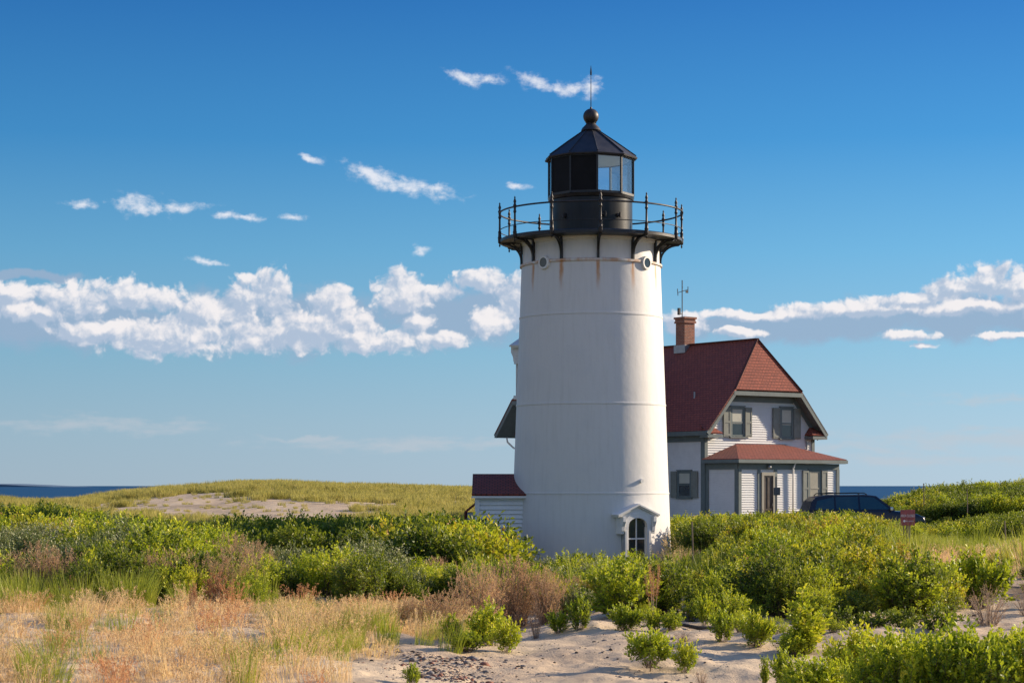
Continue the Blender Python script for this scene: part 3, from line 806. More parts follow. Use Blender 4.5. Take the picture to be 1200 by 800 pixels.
# ------------------------------------------------------------------ siding wall helper
def clap(mb, axis, c0, c1, d, z0, z1, sgn=-1, exp=.115, edge=None):
    """clapboards on a wall along x (axis 'x', at y=d) or along y (axis 'y', at x=d); edge(z) gives (c0,c1) at that height"""
    n = max(1, int(round((z1 - z0) / exp))); e = (z1 - z0) / n
    for i in range(n):
        za, zb = z0 + i * e, z0 + (i + 1) * e
        if edge:
            (a0, a1), (b0, b1) = edge(za), edge(zb)
            if b1 - b0 < .02 and a1 - a0 < .02: continue
        else: a0, a1, b0, b1 = c0, c1, c0, c1
        o_ = sgn * .024 if d != 0 or axis == 'x' else sgn * .024; i_ = sgn * -.014
        if axis == 'x': vs = [(a0, d + o_, za), (a1, d + o_, za), (b1, d + i_, zb), (b0, d + i_, zb), (a0, d + sgn * .0, za), (a1, d + sgn * .0, za)]
        else: vs = [(d + o_, a0, za), (d + o_, a1, za), (d + i_, b1, zb), (d + i_, b0, zb), (d, a0, za), (d, a1, za)]
        mb.add(vs, [(0, 1, 2, 3), (0, 4, 5, 1)])

# ------------------------------------------------------------------ little shed against the tower
SX0, SX1 = (558 - 600) / F * 59 - TX, -1.35       # relative to the tower axis
shed = thing('tower_shed', 'low white clapboard shed with small red roof against the tower foot', 'shed', (TX, TY, -0.1))
mb = MB()
mb.bx(SX0 + .02, SX1, -1.13, 1.10, -.5, 2.83)
mb.prism([(-1.13, 2.83), (1.10, 2.83), (0, 3.34)], SX0 + .02, SX1, 'x')
mb.build('shed_wall_core', M['siding'], shed)
mb = MB(); clap(mb, 'x', SX0, SX1 - .28, -1.14, -.5, 2.80, -1, .13); clap(mb, 'y', -1.13, 1.10, SX0, -.5, 2.80, -1, .13)
mb.build('clapboard_siding', M['siding'], shed)
mb = MB()
mb.bx(SX0 - .035, SX0 + .10, -1.19, -1.12, -.5, 2.80); mb.bx(SX1 - .40, SX1 - .26, -1.19, -1.12, -.5, 2.80)
mb.bx(SX0 - .02, SX1 - .1, -1.20, -1.13, 2.70, 2.84)
mb.build('corner_board', M['white_trim'], shed)
mb = MB()
mb.slab([(SX0 - .12, -1.30, 2.86), (SX1 + .10, -1.30, 2.86), (SX1 + .10, 0, 3.46), (SX0 - .12, 0, 3.46)], .06)
mb.slab([(SX0 - .12, 1.30, 2.86), (SX1 + .1, 1.30, 2.86), (SX1 + .1, 0, 3.46), (SX0 - .12, 0, 3.46)], .06)
mb.build('roof', M['shingle_small'], shed)
mb = MB().bx(SX0 - .13, SX1 + .05, -1.29, -1.24, 2.74, 2.80); mb.build('eave_board', M['white_trim'], shed)
mb = MB(); mb.bx(SX0 - .28, SX0 - .01, -.5, .9, -.5, 2.30); mb.build('lean_to_wall', M['siding'], shed)
mb = MB(); mb.slab([(SX0 - .36, -.62, 2.34), (SX0 - .02, -.62, 2.62), (SX0 - .02, 1.0, 2.62), (SX0 - .36, 1.0, 2.34)], .06)
mb.bx(SX0 - .36, SX0 - .30, -.64, 1.0, 2.10, 2.33); mb.build('lean_to_roof', M['shingle_small'], shed)

# ------------------------------------------------------------------ keeper's house
TH = R(36.0)
C0 = (226 * 95 / F, 95.0); ZG = 1.1
uu = (math.cos(TH), math.sin(TH)); vv = (-math.sin(TH), math.cos(TH))
house = thing('keepers_house', "white clapboard keeper's house with steep red shingle roof and brick chimney", 'house', (C0[0], C0[1], ZG), TH)
def on_front(px, py, yl):
    """local x, z of the photo point on the plane local y = yl"""
    k = (px - 600) / F
    ax = C0[0] + yl * vv[0]; ay = C0[1] + yl * vv[1]
    x = (k * ay - ax) / (uu[0] - k * uu[1])
    D = ay + x * uu[1]
    return x, CAMZ + (HZ - py) / F * D - ZG
def on_side(px, py, xl):
    k = (px - 600) / F
    ax = C0[0] + xl * uu[0]; ay = C0[1] + xl * uu[1]
    y = (k * ay - ax) / (vv[0] - k * vv[1])
    D = ay + y * vv[1]
    return y, CAMZ + (HZ - py) / F * D - ZG
W = on_front(953, 500, 0)[0]; L = 10.6; ZE = 4.53; OH = .35; OF = .63; SL = (9.05 - ZE) / (W / 2 + OH)
ZR = ZE + SL * (W / 2 + OH); HW = (9.05 - 6.5) / SL; ZH = ZR - SL * HW
mid = W / 2
zroof = lambda x: ZR - SL * abs(x - mid)
mb = MB()
mb.bx(.03, W - .03, .03, L - .03, -1.2, 4.3)
def wall_edge(z): 
    h_ = (ZR - z) / SL - .12
    return (max(0, mid - h_), min(W, mid + h_))
gp = [(0.03, 4.3), (0.03, zroof(0) - .12), (mid - HW, ZH - .16), (mid + HW, ZH - .16), (W - .03, zroof(W) - .12), (W - .03, 4.3)]
mb.prism(gp, .03, L - .03, 'y')
mb.build('wall_core', M['siding'], house)
mb = MB()
clap(mb, 'x', 0, W, 0, 0, 4.3, -1)
clap(mb, 'x', 0, W, 0, 4.3, ZH - .1, -1, edge=wall_edge)
clap(mb, 'y', 0, L, 0, 0, 4.36, -1); 
mb.build('clapboard_siding', M['siding'], house)
# roof planes
mb = MB()
S0 = .20
A = (-OH, -OF, ZE); Bk = (-OH, L + .4, ZE); Rb = (mid, L + .2, ZR); Rf = (mid, S0, ZR); HL = (mid - HW, -OF, ZH)
mb.slab([A, Bk, Rb, Rf, HL], .09)
A2_ = (W + OH, -OF, ZE); B2_ = (W + OH, L + .4, ZE); HR = (mid + HW, -OF, ZH)
mb.slab([A2_, B2_, Rb, Rf, HR], .09)
o = mb.build('roof', M['shingle'], house)
mb = MB().slab([HL, HR, Rf], .09); mb.build('hip_gable_roof', M['shingle'], house)
mb = MB()
mb.beam((mid, S0 - .02, ZR + .01), (mid, L + .2, ZR + .01), .22, .05)
mb.beam(Vector(HL) + Vector((0, 0, .02)), Vector(Rf) + Vector((0, 0, .02)), .12, .04); mb.beam(Vector(HR) + Vector((0, 0, .02)), Vector(Rf) + Vector((0, 0, .02)), .12, .04)
mb.build('ridge_cap', M['shingle'], house)
# rake boards, fascias and soffits
mb = MB()
for sx in (-1, 1):
    lo = Vector((mid + sx * (W / 2 + OH + .02), 0, ZE - .16)); hi = Vector((mid + sx * HW, 0, ZH - .16))
    n_ = Vector((sx * SL, 0, 1)).normalized()
    mb.beam(lo + Vector((0, -OF + .035, 0)) - n_ * .02, hi + Vector((0, -OF + .035, 0)) - n_ * .02, .07, .22, n_)
    # soffit between wall and rake
    a = lo + Vector((0, -OF / 2 + .02, 0)) - n_ * .03; b = hi + Vector((0, -OF / 2 + .02, 0)) - n_ * .03
    mb.beam(a, b, OF - .06, .04, n_)
    mb.beam(lo + Vector((0, -.03, -.12)) - n_ * .05, hi + Vector((0, -.03, -.12)) - n_ * .05, .04, .20, n_)   # frieze on the wall
mb.bx(mid - HW - .05, mid + HW + .05, -OF - .005, -OF + .055, ZH - .27, ZH - .07)
mb.bx(mid - HW, mid + HW, -OF + .06, .02, ZH - .25, ZH - .20)
mb.bx(mid - HW + .05, mid + HW - .05, -.055, -.024, ZH - .55, ZH - .26)
mb.bx(-OH - .045, -OH + .02, -OF + .08, L + .4, ZE - .24, ZE - .03)          # side fascia
mb.bx(-OH + .02, -.02, -OF + .08, L, ZE - .25, ZE - .20)
mb.bx(-.06, -.025, 0, L, ZE - .52, ZE - .26)
mb.bx(W + OH - .02, W + OH + .045, -OF + .08, L + .4, ZE - .24, ZE - .03); mb.bx(W + .02, W + OH - .02, -OF + .08, L, ZE - .25, ZE - .20)
# corner boards
mb.bx(-.05, -.025, -.03, .24, -1.0, 4.0); mb.bx(-.05, .14, -.055, -.028, -1.0, 4.25); mb.bx(W - .14, W + .05, -.055, -.028, 2, 4.3)
mb.build('roof_trim', M['trim'], house)
# eave returns: small hipped roofs wrapping the corners
for sx in (-1, 1):
    ret = sub_empty('eave_return', house)
    if sx < 0: x0_, x1_ = -OH + .01, .62
    else: x0_, x1_ = W - .62, W + OH - .01
    ya, yb = -OF + .03, -.02
    mb = MB()
    if sx < 0: mb.slab([(x0_, ya, ZE - .12), (x1_, ya, ZE - .12), (x1_ - .35, yb, ZE + .28), (x0_, yb, ZE + .28)], .05); mb.slab([(x1_, ya, ZE - .12), (x1_, yb, ZE - .12), (x1_ - .35, yb, ZE + .28)], .05)
    else: mb.slab([(x0_, ya, ZE - .12), (x1_, ya, ZE - .12), (x1_, yb, ZE + .28), (x0_ + .35, yb, ZE + .28)], .05); mb.slab([(x0_, ya, ZE - .12), (x0_, yb, ZE - .12), (x0_ + .35, yb, ZE + .28)], .05)
    mb.build('return_roof', M['shingle'], ret)
    mb = MB().bx(x0_ - .02 * (sx < 0), x1_ + .02 * (sx > 0), ya - .02, -.03, ZE - .34, ZE - .19); mb.build('return_cornice', M['trim'], ret)

def sash_window(cx, z0, z1, hw, yl, parent, sw=.42, blind=.55, axis='x', label=None, open_l=0.0, covered=False):
    """window on the plane y=yl (axis x) or x=yl (axis y)"""
    T = Matrix.Identity(4) if axis == 'x' else Matrix.Rotation(R(-90), 4, 'Z') @ Matrix.Identity(4)
    # for axis y: local (a, d, z) -> (d, -(-a)...): map x->y, y->x
    if axis == 'y': T = Matrix(((0, 1, 0, 0), (1, 0, 0, 0), (0, 0, 1, 0), (0, 0, 0, 1)))
    w_ = sub_empty('window', parent)
    mb = MB(); t = .075; y0 = yl - .055; y1 = yl - .004
    mb.bx(cx - hw - t, cx - hw, y0, y1, z0 - .02, z1 + t, T); mb.bx(cx + hw, cx + hw + t, y0, y1, z0 - .02, z1 + t, T)
    mb.bx(cx - hw, cx + hw, y0, y1, z1, z1 + t, T); mb.bx(cx - hw - t - .05, cx + hw + t + .05, yl - .10, y1, z0 - .09, z0 - .022, T)
    mb.bx(cx - hw - t - .04, cx + hw + t + .04, yl - .085, y1, z1 + t + .002, z1 + t + .05, T)
    mb.build('window_frame', M['trim'], w_)
    zm = (z0 + z1) / 2
    mb = MB(); mb.bx(cx - hw, cx + hw, yl - .026, yl - .022, z0, z1, T)
    mb.build('window_glass', M['window_glass'] if not covered else M['board'], w_)
    if not covered:
        zb_ = z1 - (z1 - z0) * blind
        mb = MB(); mb.bx(cx - hw + .04, cx + hw - .04, yl - .0285, yl - .0265, zb_, z1 - .04, T)
        mb.build('window_blind', M['blind'], w_)
    mb = MB()
    ys, ye = yl - .044, yl - .029
    mb.bx(cx - hw, cx + hw, ys, ye, zm - .03, zm + .03, T)
    mb.bx(cx - hw, cx - hw + .05, ys, ye, z0, z1, T); mb.bx(cx + hw - .05, cx + hw, ys, ye, z0, z1, T)
    mb.bx(cx - hw + .05, cx + hw - .05, ys, ye, z0, z0 + .06, T); mb.bx(cx - hw + .05, cx + hw - .05, ys, ye, z1 - .05, z1, T)
    mb.build('window_sash', M['trim'] if not covered else M['board'], w_)
    for s_ in (-1, 1):
        a0 = cx + s_ * (hw + t + .02); a1 = a0 + s_ * sw
        mb = MB(); lo, hi = min(a0, a1), max(a0, a1)
        mb.bx(lo, hi, yl - .070, yl - .036, z0 - .04, z1 + .05, T)
        for zz in (z0 + .02, zm - .04, z1 - .06): mb.bx(lo + .012, hi - .012, yl - .086, yl - .071, zz, zz + .09, T)
        for xx in (lo + .012, hi - .072): mb.bx(xx, xx + .06, yl - .085, yl - .0705, z0 - .03, z1 + .04, T)
        mb.build('shutter', M['shutter'], w_)
    return w_
def win_from_px(pl, pr, pt, pb, yl, **kw):
    xl, zt = on_front(pl, pt, yl); xr, zb = on_front(pr, pb, yl)
    return sash_window((xl + xr) / 2, zb, zt, (xr - xl) / 2 - .05, yl - .02, house, **kw)
win_from_px(855.5, 871, 478, 511, 0, sw=.45)
win_from_px(913.7, 928, 479, 513, 0, sw=.48)
# lower window on the shaded side wall
ya_, zt_ = on_side(796, 560, 0); yb_, zb_ = on_side(810, 582, 0)
sash_window((ya_ + yb_) / 2, zb_, zt_ + .28, abs(yb_ - ya_) / 2 - .05 + .05, -.02, house, sw=.45, blind=.45, axis='y')
# chimney
cy_ = 5.54
chm = sub_empty('chimney', house, (mid, cy_, 0))
mb = MB().bx(-.34, .34, -.34, .34, ZR - .9, 10.15); mb.build('chimney_stack', M['brick'], chm)
mb = MB().bx(-.40, .40, -.40, .40, 10.15, 10.24); mb.bx(-.37, .37, -.37, .37, 10.24, 10.36); mb.bx(-.42, .42, -.42, .42, 10.36, 10.46); mb.build('chimney_cap', M['brick'], chm)
mb = MB().bx(-.40, .40, -.43, .43, ZR - .42, ZR - .02); mb.build('flashing', M['galv'], chm)
mb = MB().tube([(-.12, .1, 10.3), (-.12, .1, 12.35)], .025, 6)
mb.tube([(-.42, .1, 11.7), (.28, .1, 11.9)], .016, 5); mb.tube([(-.32, -.12, 12.0), (.12, .32, 12.02)], .014, 5)
mb.tube([(-.40, .1, 11.55), (-.44, .1, 11.9)], .02, 5); mb.tube([(.27, .1, 11.75), (.27, .1, 12.05)], .02, 5)
mb.box((.2, .1, 11.78), (.16, .03, .12)); mb.box((-.33, .1, 10.75), (.12, .12, .35)); mb.tube([(-.12, .1, 10.6), (-.33, .1, 10.75)], .015, 5)
mb.build('weather_antenna', M['iron_rust'], chm)
mb = MB().tube([(1.1, 2.0, zroof(1.1) - .05), (1.1, 2.0, zroof(1.1) + .28)], .05, 8); mb.build('vent_pipe', M['galv'], house, True, angle=40)
# side wing reaching left behind the tower
wy0, wy1, wx = 4.3, 8.6, -4.3
OHW, OFW = 1.0, 1.12
wm = (wy0 + wy1) / 2; hwv = (wy1 - wy0) / 2; ZRW = ZE + SL * (hwv + OHW); HWW = 1.75; ZHW = ZRW - SL * HWW
mb = MB(); mb.bx(wx, 0, wy0, wy1, -1, 4.3)
mb.prism([(wy0, 4.3), (wy0, ZE + .8), (wm - HWW, ZHW - .2), (wm + HWW, ZHW - .2), (wy1, ZE + .8), (wy1, 4.3)], wx, 0, 'x')
mb.build('wing_wall', M['siding'], house)
mb = MB(); clap(mb, 'y', wy0, wy1, wx, 0, 4.3, -1); mb.build('wing_siding', M['siding'], house)
mb = MB()
ex = wx - OFW
mb.slab([(ex, wy0 - OHW, ZE), (.4, wy0 - OHW, ZE), (2.6, wm, ZRW), (wx + .2, wm, ZRW), (ex, wm - HWW, ZHW)], .09)
mb.slab([(ex, wy1 + OHW, ZE), (.4, wy1 + OHW, ZE), (2.6, wm, ZRW), (wx + .2, wm, ZRW), (ex, wm + HWW, ZHW)], .09)
mb.slab([(ex, wm - HWW, ZHW), (ex, wm + HWW, ZHW), (wx + .2, wm, ZRW)], .09)
mb.build('wing_roof', M['shingle'], house)
mb = MB()
for sy in (-1, 1):
    lo = Vector((0, wm + sy * (hwv + OHW + .02), ZE - .16)); hi = Vector((0, wm + sy * HWW, ZHW - .16)); n_ = Vector((0, sy * SL, 1)).normalized()
    mb.beam(lo + Vector((ex + .035, 0, 0)) - n_ * .02, hi + Vector((ex + .035, 0, 0)) - n_ * .02, .07, .24, n_)
    mb.beam(lo + Vector((ex + OFW / 2, 0, 0)) - n_ * .04, hi + Vector((ex + OFW / 2, 0, 0)) - n_ * .04, OFW - .06, .05, n_)
    mb.bx(ex, 0, wm + sy * (hwv + OHW) - .03, wm + sy * (hwv + OHW) + .04, ZE - .24, ZE - .03)
mb.bx(ex, ex + .06, wm - HWW, wm + HWW, ZHW - .27, ZHW - .07)
mb.build('wing_trim', M['trim'], house)
mb = MB().tube([(ex + .55, wy1 + OHW - .25, ZE - .22), (ex + .57, wy1 + OHW - .28, ZE - .45), (ex + .8, wy1 + OHW - .5, ZE - .75), (wx - .06, wy1 + .05, ZE - .85), (wx - .06, wy1 + .05, 0)], .045, 8); mb.build('downspout', M['white_trim'], house, True)
# porch
PD = 2.3
PWd = on_front(982, 560, -PD)[0]
PX0 = .06
zpe = 3.17; zpt = 3.92
porch = sub_empty('porch', house)
mb = MB().bx(PX0 + .03, PWd - .03, -PD + .03, -.03, -1, 2.95); mb.build('porch_wall_core', M['siding'], porch)
mb = MB(); clap(mb, 'x', PX0, PWd, -PD, -.2, 2.85, -1); clap(mb, 'y', -PD, 0, PX0, -.2, 2.85, -1); clap(mb, 'y', -PD, 0, PWd, -.2, 2.85, 1)
mb.build('porch_siding', M['siding'], porch)
xa, xb = on_front(862, 520, 0)[0], on_front(919, 520, 0)[0]
ye = -PD - .30; xe0, xe1 = PX0 - .28, PWd + .30
mb = MB()
mb.slab([(xe0, ye, zpe), (xe1, ye, zpe), (xb, -.03, zpt), (xa, -.03, zpt)], .06)
mb.slab([(xe0, ye, zpe), (xa, -.03, zpt), (xe0, -.03, zpe)], .06); mb.slab([(xe1, ye, zpe), (xb, -.03, zpt), (xe1, -.03, zpe)], .06)
mb.build('porch_roof', M['shingle'], porch)
mb = MB()
mb.bx(xe0 - .03, xe1 + .03, ye - .05, ye + .02, zpe - .20, zpe - .035); mb.bx(xe0 - .03, xe0 + .04, ye + .021, -.03, zpe - .20, zpe - .035); mb.bx(xe1 - .04, xe1 + .03, ye + .021, -.03, zpe - .2, zpe - .035)
mb.bx(xe0 + .04, xe1 - .04, ye + .021, -PD - .03, zpe - .21, zpe - .17); mb.bx(xe0 + .041, PX0 - .03, -PD - .03, -.03, zpe - .21, zpe - .17)
mb.build('porch_cornice', M['trim'], porch)
mb = MB()
mb.bx(PX0 - .03, PWd + .03, -PD - .06, -PD - .026, 2.68, 2.95); mb.bx(PX0 - .06, PX0 - .026, -PD + .02, -.03, 2.68, 2.95)
mb.bx(PX0 - .05, PX0 + .13, -PD - .062, -PD - .030, -.3, 2.679); mb.bx(PX0 - .062, PX0 - .03, -PD - .029, -PD + .22, -.3, 2.679); mb.bx(PX0 - .06, PX0 - .03, -.24, -.03, -.3, 2.679)
mb.bx(PWd - .15, PWd + .05, -PD - .062, -PD - .03, -.3, 2.679)
for (pa, pb) in ((887.3, 890.2), (906.6, 909.8)):
    mb.bx(on_front(pa, 560, -PD)[0], on_front(pb, 560, -PD)[0], -PD - .064, -PD - .03, -.3, 2.679)
mb.build('porch_trim', M['trim'], porch)
# door
xd0, xd1 = on_front(893.8, 560, -PD)[0], on_front(904.6, 560, -PD)[0]
zd = on_front(899, 557, -PD)[1]
door = sub_empty('porch_door', porch)
mb = MB(); mb.bx(xd0 - .14, xd0, -PD - .10, -PD - .03, -.2, zd + .16); mb.bx(xd1, xd1 + .10, -PD - .10, -PD - .03, -.2, zd + .16); mb.bx(xd0, xd1, -PD - .10, -PD - .03, zd, zd + .16)
mb.build('door_frame', M['board'], door)
mb = MB().bx(xd0, xd1, -PD - .05, -PD - .026, -.2, zd); mb.build('door_panel', M['door_dark'], door)
mb = MB().bx(xd0, xd0 + .045, -PD - .075, -PD - .052, -.2, zd); mb.bx(xd1 - .045, xd1, -PD - .075, -PD - .052, -.2, zd); mb.bx(xd0 + .24, xd0 + .27, -PD - .075, -PD - .052, -.2, zd); mb.bx(xd0 + .046, xd1 - .046, -PD - .075, -PD - .052, zd - .06, zd); mb.bx(xd0 + .046, xd1 - .046, -PD - .074, -PD - .052, .75, .83)
mb.build('door_rail', M['door_dark'], door)
mb = MB().tube([(xd1 - .06, -PD - .08, .95), (xd1 - .06, -PD - .12, .95), (xd1 - .06, -PD - .12, 1.08)], .012, 6); mb.build('door_handle', M['galv'], door)
xl_, zl_ = on_front(901.5, 547, -PD - .15)
mb = MB().lathe([(0, -.10), (.07, -.08), (.10, 0), (.07, .09), (0, .10)], 14, Matrix.Translation((xl_, -PD - .16, zl_)), caps=False); mb.tube([(xl_, -PD - .16, zl_ + .08), (xl_, -PD - .05, zl_ + .12)], .03, 6); mb.build('porch_lamp', M['galv'], porch, True)
# porch window with shutters, closed by a tan board
xl, zt = on_front(947.5, 552, -PD); xr, zb = on_front(960.5, 592, -PD)
sash_window((xl + xr) / 2, zb, zt, (xr - xl) / 2 - .04, -PD - .02, porch, sw=.40, covered=True)
mb = MB(); xs_ = on_front(927.5, 560, -PD)[0]
mb.tube([(xs_, ye + .0, zpe - .15), (xs_, -PD - .12, zpe - .45), (xs_, -PD - .10, -.2)], .045, 8); mb.build('downspout', M['white_trim'], porch, True)
mb = MB().tube([(on_front(944.5, 525, 0)[0], -.06, 3.7), (on_front(944.5, 525, 0)[0], -.06, 4.15)], .045, 8); mb.build('vent_pipe', M['galv'], porch)
# dark box on a thin pole in front of the porch door
kx = (909.6 - 600) / F * 88.5; ky = 88.5; kz = gz(kx, ky)
bp = thing('box_on_pole', 'small slate grey box on a thin dark pole beside the porch door', 'utility box', (kx, ky, kz), R(10))
zb_ = CAMZ - (575.5 - HZ) / F * ky - kz
MB().tube([(0, 0, -.2), (0, 0, zb_ + .65)], .04, 8).build('pole', M['cardbox'], bp)
b_ = MB().bx(-.14, .14, -.16, -.045, zb_ - .17, zb_ + .17).build('box', M['cardbox'], bp, bevel=.01)
MB().bx(-.11, .11, -.172, -.161, zb_ - .12, zb_ + .14).build('door', M['cardbox'], b_)

# ------------------------------------------------------------------ SUV behind the bushes
CD = 80.0
suv = thing('suv_car', 'dark blue estate car parked beside the house, half hidden by bushes', 'car', ((1008 - 600) / F * CD, CD, .89), R(4))
body_p = [(-2.38, .42), (-2.42, .62), (-2.40, .95), (-2.30, 1.12), (-1.0, 1.16), (.95, 1.14), (1.15, 1.12), (2.05, 1.00), (2.32, .88), (2.42, .70), (2.42, .42), (2.30, .32), (1.95, .30), (-1.95, .30), (-2.25, .32)]
mb = MB()
secs = [(-.95, .955), (-.93, 1.0), (.93, 1.0), (.95, .955)]
def loft(mb, poly, stations):
    n = len(poly); base_ = []
    cz = .75
    for yy, sc in stations: base_ += [(a * (1 - (1 - sc) * .4), yy, cz + (b - cz) * sc) for a, b in poly]
    fs = []
    for s_ in range(len(stations) - 1):
        for i in range(n):
            j = (i + 1) % n; fs.append((s_ * n + i, s_ * n + j, (s_ + 1) * n + j, (s_ + 1) * n + i))
    fs.append(tuple(range(n))[::-1]); fs.append(tuple((len(stations) - 1) * n + i for i in range(n)))
    mb.add(base_, fs)
loft(mb, body_p, [(-.96, .88), (-.94, .97), (-.88, 1.0), (.88, 1.0), (.94, .97), (.96, .88)])
mb.build('body', M['car_paint'], suv, True, angle=30, bevel=.02)
# greenhouse with sloped sides
gh = [(-2.28, 1.12), (-2.12, 1.50), (-1.95, 1.66), (-1.5, 1.745), (.0, 1.765), (.42, 1.72), (1.22, 1.12)]
mb = MB(); n = len(gh)
def gy(zz): return .90 - .22 * max(0, (zz - 1.10) / .66) ** 1.1
vs = [(a, -gy(b), b) for a, b in gh] + [(a, gy(b), b) for a, b in gh]
mb.add(vs, [tuple(range(n))[::-1], tuple(range(n, 2 * n))] + [(i, (i + 1) % n, (i + 1) % n + n, i + n) for i in range(n)])
mb.build('cabin', M['car_paint'], suv, True, angle=20, bevel=.03)
for sy in (-1, 1):
    for quad_ in ([(-2.02, 1.18), (-1.92, 1.52), (-1.25, 1.66), (-1.25, 1.18)], [(-1.17, 1.18), (-1.17, 1.665), (-.28, 1.68), (-.28, 1.18)], [(-.20, 1.18), (-.20, 1.68), (.36, 1.655), (.98, 1.18)]):
        mb = MB(); yy = lambda zz: sy * (gy(zz) + .006)
        mb.add([(a, yy(b), b) for a, b in quad_] + [(a, yy(b) - sy * .02, b) for a, b in quad_], [(0, 1, 2, 3), (7, 6, 5, 4), (0, 4, 5, 1), (1, 5, 6, 2), (2, 6, 7, 3), (3, 7, 4, 0)])
        mb.build('side_window', M['car_glass'], suv)
    mb = MB().tube([(-1.75, sy * .60, 1.72), (-1.65, sy * .60, 1.80), (.0, sy * .60, 1.83), (.12, sy * .60, 1.76)], .022, 6); mb.build('roof_rail', M['rubber'], suv)
    mb = MB().box((1.0, sy * 1.03, 1.20), (.12, .20, .14)); mb.build('door_mirror', M['chrome'] if sy < 0 else M['car_paint'], suv, bevel=.03)
    for wx_ in (-1.45, 1.42):
        wh = sub_empty('wheel', suv, (wx_, sy * .86, .34))
        T = Matrix.Rotation(R(90), 4, 'X')
        MB().lathe([(.22, -.11), (.32, -.11), (.345, -.07), (.345, .07), (.32, .11), (.22, .11)], 28, T).build('tyre', M['rubber'], wh, True, angle=40)
        MB().lathe([(0, -.118), (.08, -.118), (.22, -.10), (.22, .10), (.08, .118), (0, .118)], 10, T, caps=False).build('rim', M['chrome'], wh)
        
    MB().box((2.32, sy * .70, .80), (.16, .36, .16)).build('headlight', M['lamp_lens'], suv, bevel=.03)
    MB().box((-2.37, sy * .80, .92), (.10, .18, .30)).build('tail_light', M['sign_red'], suv, bevel=.02)
mb = MB()
a, b = Vector((.46, 0, 1.70)), Vector((1.17, 0, 1.155)); n_ = Vector((.6, 0, .8))
mb.add([(a.x + .012, -gy(a.z) + .05, a.z + .012), (a.x + .012, gy(a.z) - .05, a.z + .012), (b.x + .012, gy(b.z) - .06, b.z + .012), (b.x + .012, -gy(b.z) + .06, b.z + .012)], [(0, 1, 2, 3)])
mb.build('windscreen', M['car_glass'], suv)
for xx in (-1.3, -.3): MB().bx(xx, xx + .05, -.60, .60, 1.81, 1.84).build('roof_bar', M['rubber'], suv)
MB().bx(1.3, 1.95, -.5, .5, 1.07, 1.105).build('bonnet_vent', M['car_paint'], suv, bevel=.01)

# ------------------------------------------------------------------ sign and stakes
SD = 48.0
sx_ = (1063.6 - 600) / F * SD; sz_ = gz(sx_, SD); szt = CAMZ - (597 - HZ) / F * SD - sz_
sign = thing('sign_board', 'small square maroon notice sign with faded white lettering on wooden post', 'sign', (sx_, SD, sz_), R(4))
pw = .175; ph = .375
sb = MB().bx(-pw, pw, -.02, 0, szt - ph, szt).build('sign_panel', M['sign_red'], sign, bevel=.004)
def text(body, size, x, z, parent, y=-.0235, wide=1.0):
    cu = bpy.data.curves.new('lettering', 'FONT'); cu.body = body; cu.size = size; cu.align_x = 'CENTER'; cu.align_y = 'CENTER'; cu.extrude = .001
    to_ = bpy.data.objects.new('lettering', cu); COL.objects.link(to_)
    to_.data.materials.append(M['sign_white'])
    bpy.context.view_layer.update()
    me = bpy.data.meshes.new_from_object(to_.evaluated_get(bpy.context.evaluated_depsgraph_get()))
    bpy.data.objects.remove(to_)
    ob = bpy.data.objects.new('lettering', me); COL.objects.link(ob)
    ob.parent = parent; ob.location = (x, y, z); ob.rotation_euler = (R(90), 0, 0); ob.scale = (wide, 1, 1)
    return ob
text('AREA CLOSED', .088, 0, szt - .145, sb, wide=.62)
text('No entry', .056, .035, szt - .27, sb)
MB().lathe([(0, 0), (.028, 0), (.028, .003), (0, .003)], 16, Matrix.Translation((-.085, -.021, szt - .27)) @ Matrix.Rotation(R(90), 4, 'X'), caps=False).build('emblem', M['sign_white'], sb)
MB().bx(-.015, .075, .002, .09, -.4, szt - .02).build('post', M['wood'], sign, bevel=.006)
MB().bx(-.105, -.085, .004, .025, -.4, szt - .05).build('brace_stake', M['wood'], sign)
for px, pt, D, lb in ((811.5, 611, 44, 'thin weathered stake in the bushes right of the tower'), (1178, 610, 50, 'thin grey stake standing in the clearing at far right'), (1133.5, 572, 82, 'thin wooden pole standing on the green bushy hill'), (1082.5, 566, 86, 'slender stake poking above the bushes behind the car bonnet')):
    x_ = (px - 600) / F * D; g0 = gz(x_, D); zt_ = CAMZ - (pt - HZ) / F * D
    st_ = MB().tube([(0, 0, -.3), (.01, 0, (zt_ - g0) * .5), (-.01, 0, zt_ - g0)], [.022, .02, .018], 6).build('wooden_stake', M['wood'], None)
    st_.location = (x_, D, g0); tag(st_, lb, 'stake', 'thin wooden stakes among the bushes')
# ------------------------------------------------------------------ plants
def leaf_arrays(pos, dirv, L_, W_, rs):
    """one folded leaf (two triangles) per position"""
    n = len(pos)
    dirv = dirv / (np.linalg.norm(dirv, axis=1, keepdims=True) + 1e-9)
    rnd = rs.normal(size=(n, 3)); rnd[:, 2] += 0.6
    side = np.cross(dirv, rnd); side /= (np.linalg.norm(side, axis=1, keepdims=True) + 1e-9)
    nrm = np.cross(side, dirv)
    L = L_ * rs.uniform(.7, 1.2, (n, 1)); Wd = W_ * rs.uniform(.75, 1.2, (n, 1))
    b = pos; t = pos + dirv * L - nrm * L * .12
    m_ = pos + dirv * L * .58 + nrm * Wd * .12
    l = m_ + side * Wd * .5; r = m_ - side * Wd * .5
    co = np.stack([b, l, t, r], 1).reshape(-1, 3)
    k = np.arange(n)[:, None] * 4
    tris = np.concatenate([k + np.array([0, 2, 1]), k + np.array([0, 3, 2])], 1).reshape(-1, 3)
    return co, tris
